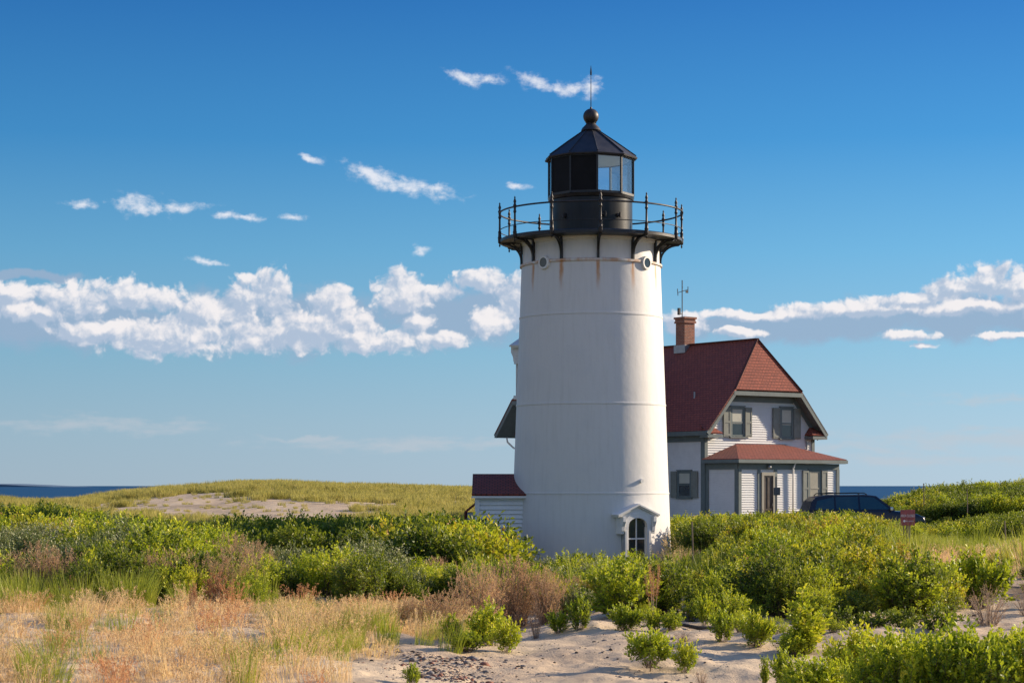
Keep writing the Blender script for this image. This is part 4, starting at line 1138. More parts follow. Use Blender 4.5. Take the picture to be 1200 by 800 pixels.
def strip_arrays(P0, P1, P2, w, segs=3):
    """tapered 3-sided stems following quadratic curves"""
    n = len(P0); cos = []; tr_ = []
    ts = np.linspace(0, 1, segs + 1); off = 0
    rings = []
    d = P2 - P0; d /= (np.linalg.norm(d, axis=1, keepdims=True) + 1e-9)
    a = np.cross(d, np.array([0.3, 0.9, 0.2])); a /= (np.linalg.norm(a, axis=1, keepdims=True) + 1e-9); b = np.cross(d, a)
    for t in ts:
        c = (1 - t) ** 2 * P0 + 2 * t * (1 - t) * P1 + t * t * P2
        rr = (w * (1 - .75 * t))
        for k in range(3):
            an = 2 * math.pi * k / 3
            rings.append(c + (a * math.cos(an) + b * math.sin(an)) * rr[:, None])
    co = np.stack(rings, 1)                       # n, (segs+1)*3, 3
    m_ = (segs + 1) * 3
    fs = []
    for s_ in range(segs):
        for k in range(3):
            k2 = (k + 1) % 3
            fs += [(s_ * 3 + k, s_ * 3 + k2, s_ * 3 + 3 + k2), (s_ * 3 + k, s_ * 3 + 3 + k2, s_ * 3 + 3 + k)]
    fs = np.array(fs)
    tris = (np.arange(n)[:, None, None] * m_ + fs[None]).reshape(-1, 3)
    return co.reshape(-1, 3), tris
def tri_mesh(name, parts, mats):
    me = tri_mesh0(name, parts, mats)
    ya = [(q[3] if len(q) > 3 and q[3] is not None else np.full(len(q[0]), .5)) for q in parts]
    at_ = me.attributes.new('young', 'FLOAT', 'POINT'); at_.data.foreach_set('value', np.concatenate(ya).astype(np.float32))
    return me
def tri_mesh0(name, parts, mats):
    cos, tr_, mi, o = [], [], [], 0
    for co_, t_, k in [q[:3] for q in parts]:
        cos.append(co_); tr_.append(t_ + o); mi.append(np.full(len(t_), k)); o += len(co_)
    co_ = np.vstack(cos); t_ = np.vstack(tr_)
    return mesh_np(name, co_, t_, mats, None, np.concatenate(mi))
def bush_parts(seed, Rr, H, nst, nl, L, Wd, up=.5, tw=.006, leafy=.62, shoots=3, openness=.0, flat=.45):
    rs = np.random.RandomState(seed)
    th = rs.uniform(0, 2 * np.pi, nst); s_ = np.sqrt(rs.uniform(0, 1, nst))
    lob = 1 + .22 * np.sin(th * 2 + seed) + .15 * np.sin(th * 5 + seed * 1.7)
    P0 = np.stack([np.cos(th) * .25 * Rr * s_, np.sin(th) * .25 * Rr * s_, np.full(nst, -.08)], 1)
    hz_ = H * (1 - flat * s_ ** 2) * rs.uniform(.72, 1.12, nst)
    low = rs.uniform(0, 1, nst) < .30
    hz_ = np.where(low, hz_ * rs.uniform(.25, .8, nst), hz_)
    rad = Rr * s_ * lob; rad = np.where(low, np.maximum(rad, Rr * .75 * lob), rad)
    P2 = np.stack([np.cos(th) * rad, np.sin(th) * rad, hz_], 1)
    P1 = P0 * .5 + P2 * .5 + np.stack([-np.cos(th) * .12 * Rr, -np.sin(th) * .12 * Rr, .18 * hz_], 1)
    stems = strip_arrays(P0, P1, P2, np.full(nst, tw), 3)
    # shoots leave the upper stems
    t = rs.uniform(1 - leafy, 1, (nst, shoots)); t[:, 0] = 1
    base_ = ((1 - t) ** 2)[..., None] * P0[:, None] + (2 * t * (1 - t))[..., None] * P1[:, None] + (t * t)[..., None] * P2[:, None]
    base_ = base_.reshape(-1, 3); n2 = len(base_)
    out = np.repeat(P2 - np.array([0, 0, H * .2]), shoots, 0); out /= np.linalg.norm(out, axis=1, keepdims=True)
    sdir_ = out * (1 - up) + np.array([0, 0, up]) + rs.normal(size=(n2, 3)) * .35
    sdir_ /= np.linalg.norm(sdir_, axis=1, keepdims=True)
    slen = rs.uniform(.6, 1.4, (n2, 1)) * L * 3.0
    tip = base_ + sdir_ * slen
    sh = strip_arrays(base_, (base_ + tip) / 2, tip, np.full(n2, tw * .5), 1)
    # leaves spiral along the shoots
    tt = (np.arange(nl) + .5) / nl
    pos = base_[:, None] + (tip - base_)[:, None] * tt[None, :, None]
    spread = rs.normal(size=(n2, nl, 3)); spread -= (spread * sdir_[:, None]).sum(-1, keepdims=True) * sdir_[:, None]
    spread /= np.linalg.norm(spread, axis=-1, keepdims=True)
    ld = spread * (1 - .45 * tt[None, :, None]) + sdir_[:, None] * (.35 + .55 * tt[None, :, None])
    lv = leaf_arrays(pos.reshape(-1, 3), ld.reshape(-1, 3), L, Wd, rs)
    tip_bright = np.repeat((np.broadcast_to(tt[None, :], (n2, nl)) * .8 + .2 * np.repeat(~low, shoots)[:, None]).reshape(-1), 4)  # young tips yellower; leaf highlights are also put into this tone
    return (lv[0], lv[1], tip_bright), stems, sh
def bush_mesh(name, seed, leafm, stemm, **kw):
    lv, st_, sh = bush_parts(seed, **kw)
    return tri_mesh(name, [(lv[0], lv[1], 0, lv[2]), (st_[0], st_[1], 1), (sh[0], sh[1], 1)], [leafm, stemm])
def grass_parts(seed, n, rad, h, w, lean=.35, heads=0.0):
    rs = np.random.RandomState(seed)
    th = rs.uniform(0, 2 * np.pi, n); s_ = np.sqrt(rs.uniform(0, 1, n)) * rad
    P0 = np.stack([np.cos(th) * s_, np.sin(th) * s_, np.full(n, -.03)], 1)
    hh = h * rs.uniform(.45, 1.1, n); t2 = th + rs.normal(size=n) * .8; ln = hh * lean * rs.uniform(.1, 1.3, n)
    wind = np.array([-.12, -.04])
    P2 = P0 + np.stack([np.cos(t2) * ln + wind[0] * hh, np.sin(t2) * ln + wind[1] * hh, hh], 1)
    P1 = P0 + (P2 - P0) * .45 + np.stack([-np.cos(t2) * ln * .25, -np.sin(t2) * ln * .25, hh * .15], 1)
    face = rs.uniform(0, np.pi, n); sd_ = np.stack([np.cos(face), np.sin(face), np.zeros(n)], 1)
    rings = []
    for t, ww in ((0, .8), (.4, 1.0), (.75, .7), (1, .12)):
        c_ = (1 - t) ** 2 * P0 + 2 * t * (1 - t) * P1 + t * t * P2
        rings += [c_ - sd_ * w * ww * .5, c_ + sd_ * w * ww * .5]
    co_ = np.stack(rings, 1).reshape(-1, 3)
    fs = []
    for k in range(3): fs += [(2 * k, 2 * k + 1, 2 * k + 3), (2 * k, 2 * k + 3, 2 * k + 2)]
    tris = (np.arange(n)[:, None, None] * 8 + np.array(fs)[None]).reshape(-1, 3)
    parts = [(co_, tris, 0)]
    if heads > 0:
        sel = np.where(rs.uniform(0, 1, n) < heads)[0]; m_ = 9
        d = (P2 - P1)[sel]; d /= np.linalg.norm(d, axis=1, keepdims=True)
        tt = rs.uniform(-.02, 1, (len(sel), m_, 1))
        pos = P2[sel][:, None] - d[:, None] * tt * h * .28 + rs.normal(size=(len(sel), m_, 3)) * .006
        ld = d[:, None] + rs.normal(size=(len(sel), m_, 3)) * .45
        lv = leaf_arrays(pos.reshape(-1, 3), ld.reshape(-1, 3), .035, .008, rs)
        parts.append((lv[0], lv[1], 1))
    return parts
def grass_mesh(name, seed, mat, mat2=None, **kw):
    return tri_mesh(name, grass_parts(seed, **kw), [mat, mat2 or mat])

LIB = {}
def lib(key, mesh):
    LIB.setdefault(key, []).append(mesh)
for i in range(4):
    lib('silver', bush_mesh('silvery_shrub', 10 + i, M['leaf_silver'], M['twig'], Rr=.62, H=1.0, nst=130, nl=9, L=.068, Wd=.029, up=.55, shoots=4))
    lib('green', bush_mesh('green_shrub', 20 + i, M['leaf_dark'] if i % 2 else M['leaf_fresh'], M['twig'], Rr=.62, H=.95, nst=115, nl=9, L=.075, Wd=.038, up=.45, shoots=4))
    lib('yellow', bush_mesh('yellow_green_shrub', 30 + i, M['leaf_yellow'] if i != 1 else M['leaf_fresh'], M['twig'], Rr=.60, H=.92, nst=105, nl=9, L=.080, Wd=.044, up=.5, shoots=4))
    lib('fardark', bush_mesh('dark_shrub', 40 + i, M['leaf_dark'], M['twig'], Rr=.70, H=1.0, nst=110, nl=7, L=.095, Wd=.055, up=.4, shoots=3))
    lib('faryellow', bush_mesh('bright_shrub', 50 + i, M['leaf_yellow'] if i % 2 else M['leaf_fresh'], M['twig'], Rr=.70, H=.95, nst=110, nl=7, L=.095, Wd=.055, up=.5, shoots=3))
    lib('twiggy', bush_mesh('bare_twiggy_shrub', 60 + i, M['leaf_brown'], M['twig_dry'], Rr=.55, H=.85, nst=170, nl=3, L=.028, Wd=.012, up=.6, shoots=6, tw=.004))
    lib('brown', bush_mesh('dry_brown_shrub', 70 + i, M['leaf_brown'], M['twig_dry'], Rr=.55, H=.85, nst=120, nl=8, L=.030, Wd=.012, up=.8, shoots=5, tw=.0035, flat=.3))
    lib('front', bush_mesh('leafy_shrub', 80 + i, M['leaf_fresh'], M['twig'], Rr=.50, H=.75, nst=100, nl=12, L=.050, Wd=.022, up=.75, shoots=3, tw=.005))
    lib('gdry', grass_mesh('dry_grass', 90 + i, M['grass_dry'], M['grass_dry'], n=110, rad=.24, h=.28, w=.0045, lean=.6, heads=.25))
    lib('gdry', grass_mesh('dry_grass', 190 + i, M['grass_dry'], M['grass_dry'], n=60, rad=.16, h=.40, w=.004, lean=.35, heads=.6))
    lib('gshort', grass_mesh('short_dry_grass', 290 + i, M['grass_dry'], M['grass_dry'], n=130, rad=.34, h=.14, w=.005, lean=.7, heads=.3))
    lib('ggreen', grass_mesh('green_grass', 100 + i, M['grass_green'], n=110, rad=.20, h=.55, w=.0062, lean=.35))
    lib('gmix', grass_mesh('mixed_grass', 110 + i, M['grass_green'] if i % 2 else M['grass_dry'], M['grass_dry'], n=120, rad=.24, h=.36, w=.005, lean=.45, heads=.3))
    lib('grust', grass_mesh('orange_grass', 130 + i, M['grass_rust'], M['grass_rust'], n=45, rad=.13, h=.40, w=.004, lean=.35, heads=1.0))
    lib('gdune', grass_mesh('dune_grass', 120 + i, M['grass_dune'], n=100, rad=.45, h=.50, w=.022, lean=.4))

PROTO = {}
for key, meshes in LIB.items():
    c_ = bpy.data.collections.new(key)          # not linked to the scene: only a source for the masses
    for k, me in enumerate(meshes):
        c_.objects.link(bpy.data.objects.new('%s_%02d' % (key, k), me))
    PROTO[key] = c_
def gn_group(coll):
    ng = bpy.data.node_groups.new('scatter_' + coll.name, 'GeometryNodeTree')
    ng.interface.new_socket('Geometry', in_out='INPUT', socket_type='NodeSocketGeometry')
    ng.interface.new_socket('Geometry', in_out='OUTPUT', socket_type='NodeSocketGeometry')
    N = ng.nodes; Lk = ng.links
    gi = N.new('NodeGroupInput'); go = N.new('NodeGroupOutput')
    ci = N.new('GeometryNodeCollectionInfo'); ci.inputs['Collection'].default_value = coll
    ci.inputs['Separate Children'].default_value = True; ci.inputs['Reset Children'].default_value = True
    iop = N.new('GeometryNodeInstanceOnPoints'); iop.inputs['Pick Instance'].default_value = True
    def attr(nm, ty):
        a = N.new('GeometryNodeInputNamedAttribute'); a.data_type = ty; a.inputs['Name'].default_value = nm
        return [o_ for o_ in a.outputs if o_.enabled and o_.name == 'Attribute'][0]
    Lk.new(gi.outputs[0], iop.inputs['Points']); Lk.new(ci.outputs[0], iop.inputs['Instance'])
    Lk.new(attr('idx', 'INT'), iop.inputs['Instance Index'])
    e2r = N.new('FunctionNodeEulerToRotation'); Lk.new(attr('rot', 'FLOAT_VECTOR'), e2r.inputs[0]); Lk.new(e2r.outputs[0], iop.inputs['Rotation'])
    Lk.new(attr('scl', 'FLOAT_VECTOR'), iop.inputs['Scale'])
    Lk.new(iop.outputs[0], go.inputs[0])
    return ng
GN = {k: gn_group(c_) for k, c_ in PROTO.items()}
def scatter(name, label, key, pts, scl, seed, tilt=.12):
    """a mass of plants: one object of kind stuff"""
    rs = np.random.RandomState(seed); n = len(pts)
    me = bpy.data.meshes.new(name); me.vertices.add(n); me.vertices.foreach_set('co', np.asarray(pts, np.float32).ravel())
    a = me.attributes.new('idx', 'INT', 'POINT'); a.data.foreach_set('value', rs.randint(0, len(LIB[key]), n).astype(np.int32))
    r_ = np.stack([rs.normal(size=n) * tilt, rs.normal(size=n) * tilt, rs.uniform(0, 6.28, n)], 1).astype(np.float32)
    a = me.attributes.new('rot', 'FLOAT_VECTOR', 'POINT'); a.data.foreach_set('vector', r_.ravel())
    s_ = np.stack([scl * rs.uniform(.9, 1.15, n), scl * rs.uniform(.9, 1.15, n), scl * rs.uniform(.85, 1.12, n)], 1).astype(np.float32)
    a = me.attributes.new('scl', 'FLOAT_VECTOR', 'POINT'); a.data.foreach_set('vector', s_.ravel())
    me.update()
    o_ = bpy.data.objects.new(name, me); COL.objects.link(o_)
    md = o_.modifiers.new('scatter', 'NODES'); md.node_group = GN[key]
    tag(o_, label, None, None, 'stuff')
    return o_
def sample(n_per_m2, px0, px1, d0, d1, seed, keep=None, hz=None):
    rs = np.random.RandomState(seed)
    area = .5 * (px1 - px0) / F * (d1 ** 2 - d0 ** 2)
    n = int(area * n_per_m2)
    D = np.sqrt(rs.uniform(d0 ** 2, d1 ** 2, n)); px = rs.uniform(px0, px1, n)
    x = (px - 600) / F * D
    k = np.ones(n, bool)
    if keep is not None: k = keep(px, D, x)
    px, D, x = px[k], D[k], x[k]
    return px, D, x, ground(x, D), rs
def clear_of_buildings(px, D, x):
    k = np.hypot(x - TX, D - TY) > 3.05
    k &= ~((x < TX) & (x > TX - 4.1) & (np.abs(D - TY) < 1.9))
    lx = (x - C0[0]) * uu[0] + (D - C0[1]) * uu[1]; ly = (x - C0[0]) * vv[0] + (D - C0[1]) * vv[1]
    k &= ~((lx > -6.4) & (lx < W + 1.0) & (ly > -3.6) & (ly < L + 1))
    k &= ~((np.abs(x - (1016 - 600) / F * CD) < 3.0) & (np.abs(D - CD) < 1.9))
    return k
def target_scale(px, D, zg, tops, H=1.0, lo=.35, hi=1.5):
    """plants grow to a limited height: tops(px,D) gives the photo row their crowns reach"""
    zt_ = CAMZ - (tops - HZ) / F * D
    return np.clip((zt_ - zg) / (H * 1.34), lo, hi)
# ------------------------------------------------------------------ masses of shrubs
# left, silvery bayberry belt
def front_edge(px):            # distance at which the belt begins
    return np.interp(px, [-200, 0, 200, 330, 420, 480, 560, 640, 700, 760, 900, 1000, 1080, 1150, 1300], [32.5, 32, 31, 31, 30, 30, 30, 28.5, 26.8, 26.3, 25.2, 25.4, 26.4, 27.5, 28.0])
px, D, x, zg, rs = sample(3.0, -150, 500, 29, 47, 1, lambda p, d, x: (d > front_edge(p)) & (d < np.interp(p, [-150, 250, 300, 500], [47, 44, 41, 40])))
s_ = target_scale(px, D, zg, np.interp(px, [-150, 0, 60, 120, 250, 300, 350, 430, 480], [612, 618, 616, 609, 613, 623, 629, 619, 645]) + np.clip((front_edge(px) + 5 - D) / 5, 0, 1) * 30, .95, .35, 1.25) * np.minimum(rs.uniform(.50, 1.14, len(px)) * (1 + .9 * fbm(x / 2.2, D / 2.2, 91, 2)), 1.06)
pick = vnoise(x / 2.0, D / 2.0, 77)
k = pick > .38
scatter('silvery_shrub_thicket', 'dense silvery green shrub thicket across the left middle ground', 'silver', np.stack([x, D, zg], 1)[k], s_[k], 2)
scatter('green_shrub_thicket', 'mid green leafy shrubs mixed into the thicket at left', 'green', np.stack([x, D, zg], 1)[~k], s_[~k], 3)
# left rear bank (sunlit) and dark row behind
px, D, x, zg, rs = sample(1.7, -200, 570, 45, 72, 4, lambda p, d, x: clear_of_buildings(p, d, x) & ~((p > 250) & (p < 470) & (d < 53)))
top_ = np.interp(px, [-200, 0, 50, 120, 170, 250, 300, 450, 570], [588, 592, 588, 597, 604, 612, 606, 603, 606])
top_ = top_ + np.clip((64 - D) / 18, 0, 1) * 10 * (px < 240)
s_ = target_scale(px, D, zg, top_, 1.0, .3, 1.7) * rs.uniform(.8, 1.05, len(px))
k = (vnoise(x / 3.5, D / 3.5, 5) > .52) & ~((px > 230) & (px < 440))  # only dark leaves in this stretch: the row's shade put into leaf colour
scatter('dark_shrub_belt', 'dark green shrubs in a low belt below the grassy dune at left', 'fardark', np.stack([x, D, zg], 1)[~k], s_[~k], 5)
scatter('bright_shrub_belt', 'sunlit yellow green shrubs on the low bank at far left', 'faryellow', np.stack([x, D, zg], 1)[k], s_[k], 6)
# in front of the tower
px, D, x, zg, rs = sample(2.3, 470, 800, 26, 57, 7, lambda p, d, x: clear_of_buildings(p, d, x) & (d > front_edge(p) + np.where(p < 660, 1.5, 0)))
top_ = np.interp(px, [470, 540, 600, 690, 760, 800], [655, 640, 644, 642, 644, 652]) + np.clip((44 - D) / 16, 0, 1) * np.interp(px, [470, 640, 700, 760, 800], [16, 14, 12, 10, 10])
top_ = top_ + 5
s_ = target_scale(px, D, zg, top_, 1.0, .25, 1.5) * np.minimum(rs.uniform(.50, 1.14, len(px)) * (1 + .9 * fbm(x / 2.2, D / 2.2, 91, 2)), 1.06)
pk = vnoise(x / 2.2, D / 2.2, 9)
k1 = pk < .5; k2 = (pk >= .5) & (pk < .78); k3_ = pk >= .78
P3 = np.stack([x, D, zg], 1)
scatter('green_shrub_thicket', 'green shrubs massed in front of the lighthouse foot', 'green', P3[k1], s_[k1], 8)
scatter('silvery_shrub_thicket', 'pale green shrubs among the growth before the white tower', 'silver', P3[k2], s_[k2], 9)
scatter('yellow_shrub_thicket', 'yellowish shrubs among the growth before the white tower', 'yellow', P3[k3_], s_[k3_], 10)
# right side thicket
def keepR(p, d, x):
    clr = (p > 1085) & (d > np.interp(p, [1085, 1200], [41, 36.5])) & (d < np.interp(p, [1085, 1200], [46, 52]))
    return clear_of_buildings(p, d, x) & (d > front_edge(p)) & ~clr
px, D, x, zg, rs = sample(2.1, 790, 1330, 25, 56, 11, keepR)
top_ = np.interp(px, [790, 825, 860, 905, 1020, 1050, 1090, 1150, 1330], [657, 643, 615, 600, 598, 618, 632, 640, 640]) + np.clip((46 - D) / 18, 0, 1) * np.interp(px, [790, 830, 900, 1000, 1100, 1200], [12, 20, 34, 42, 34, 30])
s_ = target_scale(px, D, zg, top_, .95, .3, 1.55) * np.minimum(rs.uniform(.50, 1.14, len(px)) * (1 + .9 * fbm(x / 2.2, D / 2.2, 91, 2)), 1.06)
pk = vnoise(x / 1.9, D / 2.4, 12); P3 = np.stack([x, D, zg], 1)
ke = pk < .52; kg = (pk >= .52) & (pk < .70); kt = pk >= .70
scatter('yellow_shrub_thicket', 'yellow green shrub thicket covering the low rise right of the tower', 'yellow', P3[ke], s_[ke], 12)
scatter('green_shrub_thicket', 'deeper green shrubs within the thicket on the right', 'green', P3[kg], s_[kg], 13)
scatter('twiggy_shrub_thicket', 'grey brown leafless shrubs within the thicket on the right', 'twiggy', P3[kt][::2], s_[kt][::2] * 1.0, 14)
scatter('yellow_shrub_thicket', 'yellow green shrubs between the bare grey ones on the right', 'yellow', P3[kt][1::2], s_[kt][1::2] * .9, 114)
# behind, up to the house and car
px, D, x, zg, rs = sample(1.5, 780, 1350, 56, 86, 15, lambda p, d, x: clear_of_buildings(p, d, x) & ~((p < 818) & (d < 66)))
top_ = np.interp(px, [780, 830, 900, 940, 1000, 1060, 1090, 1200, 1350], [606, 602, 601, 602, 601, 611, 612, 600, 598])
s_ = target_scale(px, D, zg, top_, .97, .25, 1.3) * rs.uniform(.80, 1.05, len(px))
k = vnoise(x / 3, D / 3, 15) > .42; P3 = np.stack([x, D, zg], 1)
scatter('bright_shrub_belt', 'sunlit shrubs stretching towards the house and car', 'faryellow', P3[k], s_[k], 16)
scatter('dark_shrub_belt', 'darker shrubs stretching towards the house and car', 'fardark', P3[~k], s_[~k], 17)
# hill on the right
px, D, x, zg, rs = sample(1.6, 1035, 1500, 84, 108, 18, clear_of_buildings)
top_ = np.interp(px, [1035, 1060, 1100, 1150, 1200, 1500], [586, 578, 569, 565, 562, 560]) + np.clip((96 - D) / 12, 0, 1) * 16
s_ = target_scale(px, D, zg, top_, .97, .3, 1.6) * rs.uniform(.84, 1.05, len(px))
k = vnoise(x / 3, D / 3, 19) > .5; P3 = np.stack([x, D, zg], 1)
scatter('hill_shrub_cover', 'bright green shrubs covering the hill at far right', 'faryellow', P3[k], s_[k] * 1.02, 20)
scatter('hill_shrub_cover', 'dark green shrubs on the hill at far right', 'fardark', P3[~k], s_[~k], 21)

# low growth spilling onto the sand at the foot of the right thicket
px, D, x, zg, rs = sample(1.6, 640, 1080, 22.0, 27.5, 60, lambda p, d, x: (d > front_edge(p) - np.interp(p, [640, 700, 780, 860, 1000, 1080], [1.5, 1.2, 2.6, 3.2, 2.8, 2.0]) + 2.2 * fbm(x / .8, d / .8, 61, 2) * 2))
P3 = np.stack([x, D, zg], 1); s_ = rs.uniform(.28, .62, len(px)) * np.clip((D - 22.5) / 4, .5, 1)
scatter('low_shoot_fringe', 'low green shoots spilling onto the sand below the right thicket', 'front', P3, s_, 62)
px, D, x, zg, rs = sample(1.3, 700, 1100, 24.2, 29.5, 163, lambda p, d, x: (d > front_edge(p) - 1.3) & (d < front_edge(p) + 2.2))
scatter('dark_foot_growth', 'deep green low growth along the shaded foot of the right thicket', 'green', np.stack([x, D, zg], 1), rs.uniform(.35, .75, len(px)), 164)
px, D, x, zg, rs = sample(1.2, 60, 470, 27.5, 32.5, 63, lambda p, d, x: fbm(x / 1.2, d / 1.2, 64, 2) + (d - 31) * .12 > .02)
scatter('low_shoot_fringe', 'low shrubs and shoots along the uneven edge of the left thicket', 'green', np.stack([x, D, zg], 1), rs.uniform(.25, .6, len(px)), 65)

px, D, x, zg, rs = sample(.5, -120, 470, 30.5, 40, 66, lambda p, d, x: fbm(x / 1.8, d / 1.8, 67, 2) > .06)
scatter('twiggy_shrub_thicket', 'bare brown twiggy shrubs along the front of the left thicket', 'brown', np.stack([x, D, zg], 1), rs.uniform(.7, 1.05, len(px)), 68)

# ------------------------------------------------------------------ grass
def gr(name, label, key, dens, p0, p1, d0, d1, seed, keep=None, sc=(.7, 1.2)):
    px, D, x, zg, rs = sample(dens, p0, p1, d0, d1, seed, keep)
    return scatter(name, label, key, np.stack([x, D, zg], 1), rs.uniform(sc[0], sc[1], len(px)), seed + 500, .06)
def bare_dune(p_, d): return (np.exp(-((p_ - 300) / 125) ** 2 - ((d - 107) / 11.0) ** 2) + np.exp(-((p_ - 200) / 80) ** 2 - ((d - 120) / 9.0) ** 2) + .8 * np.exp(-((p_ - 260) / 75) ** 2 - ((d - 134) / 4.0) ** 2) + .8 * np.exp(-((p_ - 10) / 35) ** 2 - ((d - 112) / 6.0) ** 2))
gr('dune_grass_cover', 'yellow green beach grass covering the far dune at left', 'gdune', 1.9, -220, 625, 90, 158, 31,
   lambda p, d, x: (.75 * (vnoise(x / 1.8, d / 1.8, 31) - .5) + fbm(x / 6, d / 4, 32, 3) > -.26 + .62 * bare_dune(p, d) + .38 * np.exp(-((p - 260) / 130) ** 2 - ((d - 124) / 15.0) ** 2)))
gr('dune_grass_tufts', 'small scattered grass tufts on the bare sandy dune face', 'gdune', .8, 60, 470, 98, 142, 34, lambda p, d, x: fbm(x / 1.5, d / 1.5, 34, 3) > .0, (.22, .5))
gr('dune_grass_skyline', 'taller beach grass along the crest of the left dune', 'gdune', 1.2, -220, 625, 138, 158, 35, None, (.7, 1.1))
gr('green_beach_grass', 'tall green beach grass along the edge of the left thicket', 'ggreen', 4.6, -150, 330, 25.5, 34, 36, lambda p, d, x: (vnoise(x / 1.2, d / 1.2, 36) > .40) & (d > np.interp(p, [-150, 40, 120, 330], [25.0, 26.0, 28, 30.0])), (.7, 1.25))
gr('dry_grass_field', 'straw coloured dry grass over the sand at lower left', 'gdry', 2.0, -150, 500, 14, 31.5, 37, lambda p, d, x: (fbm(x / .9, d / 1.3, 38, 3) > .035 + .30 * np.clip((p - 330) / 150, 0, 1)) & ~((p > 330) & (d < 18.5)), (.55, 1.1))
gr('short_dry_grass_field', 'short bleached grass stubble over the sand at lower left', 'gshort', 1.3, -150, 500, 14, 32, 39, lambda p, d, x: (fbm(x / 1.3, d / 1.3, 40, 3) > -.2) & ~((p > 360) & (d < 18.5)), (.7, 1.2))
gr('mixed_grass_tufts', 'green and straw grass tufts scattered in the lower left field', 'gmix', 1.5, -100, 420, 15, 27, 41, lambda p, d, x: fbm(x / 1.1, d / 1.1, 42, 3) > .04, (.6, 1.05))
gr('orange_grass_tufts', 'orange pink seeding grass tufts dotted over the lower left field', 'grust', .55, -120, 470, 15, 31, 141, lambda p, d, x: fbm(x / 1.0, d / 1.2, 142, 2) > .03, (.6, 1.1))
gr('green_beach_grass', 'green grass tufts dotted through the straw field at lower left', 'ggreen', .9, -120, 440, 16, 28, 143, lambda p, d, x: fbm(x / 1.0, d / 1.2, 144, 2) > .06, (.4, .75))
gr('green_grass_patch', 'low green and straw grass patch at lower centre beside the brown shrubs', 'gmix', 9, 330, 545, 20, 27, 43, lambda p, d, x: (fbm(x / 1.0, d / 1.0, 44, 2) > -.15) & (d > np.interp(p, [330, 470, 545], [20, 20.5, 22.5])), (.5, 1.0))
gr('green_grass_patch', 'fresh green grass blades in the patch at lower centre', 'ggreen', 3.0, 380, 540, 20.5, 25, 45, lambda p, d, x: fbm(x / .9, d / .9, 46, 2) > .0, (.4, .7))
gr('clearing_grass', 'green and straw grass in the clearing at right', 'ggreen', 4.0, 1070, 1330, 44, 53, 47, lambda p, d, x: fbm(x / 1.5, d / 1.5, 48, 2) > -.15, (.6, .95))
gr('clearing_dry_grass', 'dry grass and weeds on the sand clearing at right', 'gdry', 3.5, 1060, 1330, 35, 47, 49, lambda p, d, x: fbm(x / 1.2, d / 1.2, 50, 3) > .0, (.6, 1.1))
gr('sparse_dune_stems', 'thin grass stems poking out of the shrubs', 'ggreen', .12, 560, 1300, 30, 56, 51, clear_of_buildings, (1.3, 1.9))
gr('tower_side_dry_grass', 'dry straw stems growing between tower and house', 'gdry', 2.5, 787, 812, 50, 62, 52, clear_of_buildings, (1.4, 2.2))

# ------------------------------------------------------------------ single plants
PLANTS = {}
def plant_kind(kind, seed):
    key = (kind, seed)
    if key in PLANTS: return PLANTS[key]
    if kind == 'leafy':   P_ = bush_parts(seed, .36, .50, 30, 12, .080, .042, .70, .006, .7, 4, flat=.35); mats = ('leaf_fresh', 'twig')
    elif kind == 'wide':  P_ = bush_parts(seed, .46, .62, 60, 12, .078, .041, .65, .006, .7, 4, flat=.4); mats = ('leaf_fresh', 'twig')
    elif kind == 'tall':
        P_ = bush_parts(seed, .20, .85, 20, 14, .076, .039, .7, .007, .85, 6, flat=.6); mats = ('leaf_fresh', 'twig')
    elif kind == 'tree':  P_ = bush_parts(seed, .42, .34, 42, 12, .076, .040, .6, .006, .45, 4, flat=.25); mats = ('leaf_fresh', 'twig')
    elif kind == 'round': P_ = bush_parts(seed, .42, .34, 34, 8, .075, .055, .35, .006, .7, 3, flat=.5); mats = ('leaf_dark', 'twig')
    elif kind == 'brown': P_ = bush_parts(seed, .55, .85, 180, 9, .030, .013, .8, .004, .7, 5, flat=.3); mats = ('leaf_brown', 'twig_dry')
    elif kind == 'rust':  P_ = bush_parts(seed, .24, .80, 46, 14, .026, .014, .9, .005, .5, 4, flat=.3); mats = ('leaf_rust', 'twig_dry')
    elif kind == 'bare':  P_ = bush_parts(seed, .50, .62, 90, 2, .022, .010, .5, .005, .8, 6, flat=.4); mats = ('leaf_brown', 'twig_dry')
    elif kind == 'corner': P_ = bush_parts(seed, .62, .80, 110, 13, .078, .041, .72, .006, .7, 4, flat=.35); mats = ('leaf_fresh', 'twig')
    elif kind == 'stalks':
        rs = np.random.RandomState(seed); n = 9
        th = rs.uniform(0, 6.28, n); tip = np.stack([np.linspace(-.36, .36, n) + rs.normal(size=n) * .04, rs.uniform(-.12, .12, n), rs.uniform(.8, 1.05, n)], 1)
        P0 = np.stack([tip[:, 0] * .2, tip[:, 1] * .2, np.full(n, -.05)], 1); P1 = (P0 + tip) / 2 + np.array([0, 0, .08])
        st_ = strip_arrays(P0, P1, tip, np.full(n, .007), 4)
        tt = rs.uniform(.45, 1.0, (n, 150, 1)); pos = (1 - tt) ** 2 * P0[:, None] + 2 * tt * (1 - tt) * P1[:, None] + tt * tt * tip[:, None]
        pos = pos + rs.normal(size=pos.shape) * .022 * np.array([1, 1, 1.6]); ld = (tip - P0)[:, None] + rs.normal(size=pos.shape) * .6
        lv = leaf_arrays(pos.reshape(-1, 3), ld.reshape(-1, 3), .028, .013, rs); P_ = (lv, st_, None); mats = ('leaf_rust', 'twig_dry')
    lv, st_, sh = P_
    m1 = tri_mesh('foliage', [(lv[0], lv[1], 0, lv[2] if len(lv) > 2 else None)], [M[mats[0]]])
    m2 = tri_mesh('stem', [(st_[0], st_[1], 0)] + ([(sh[0], sh[1], 0)] if sh is not None else []), [M[mats[1]]])
    PLANTS[key] = (m1, m2); return PLANTS[key]
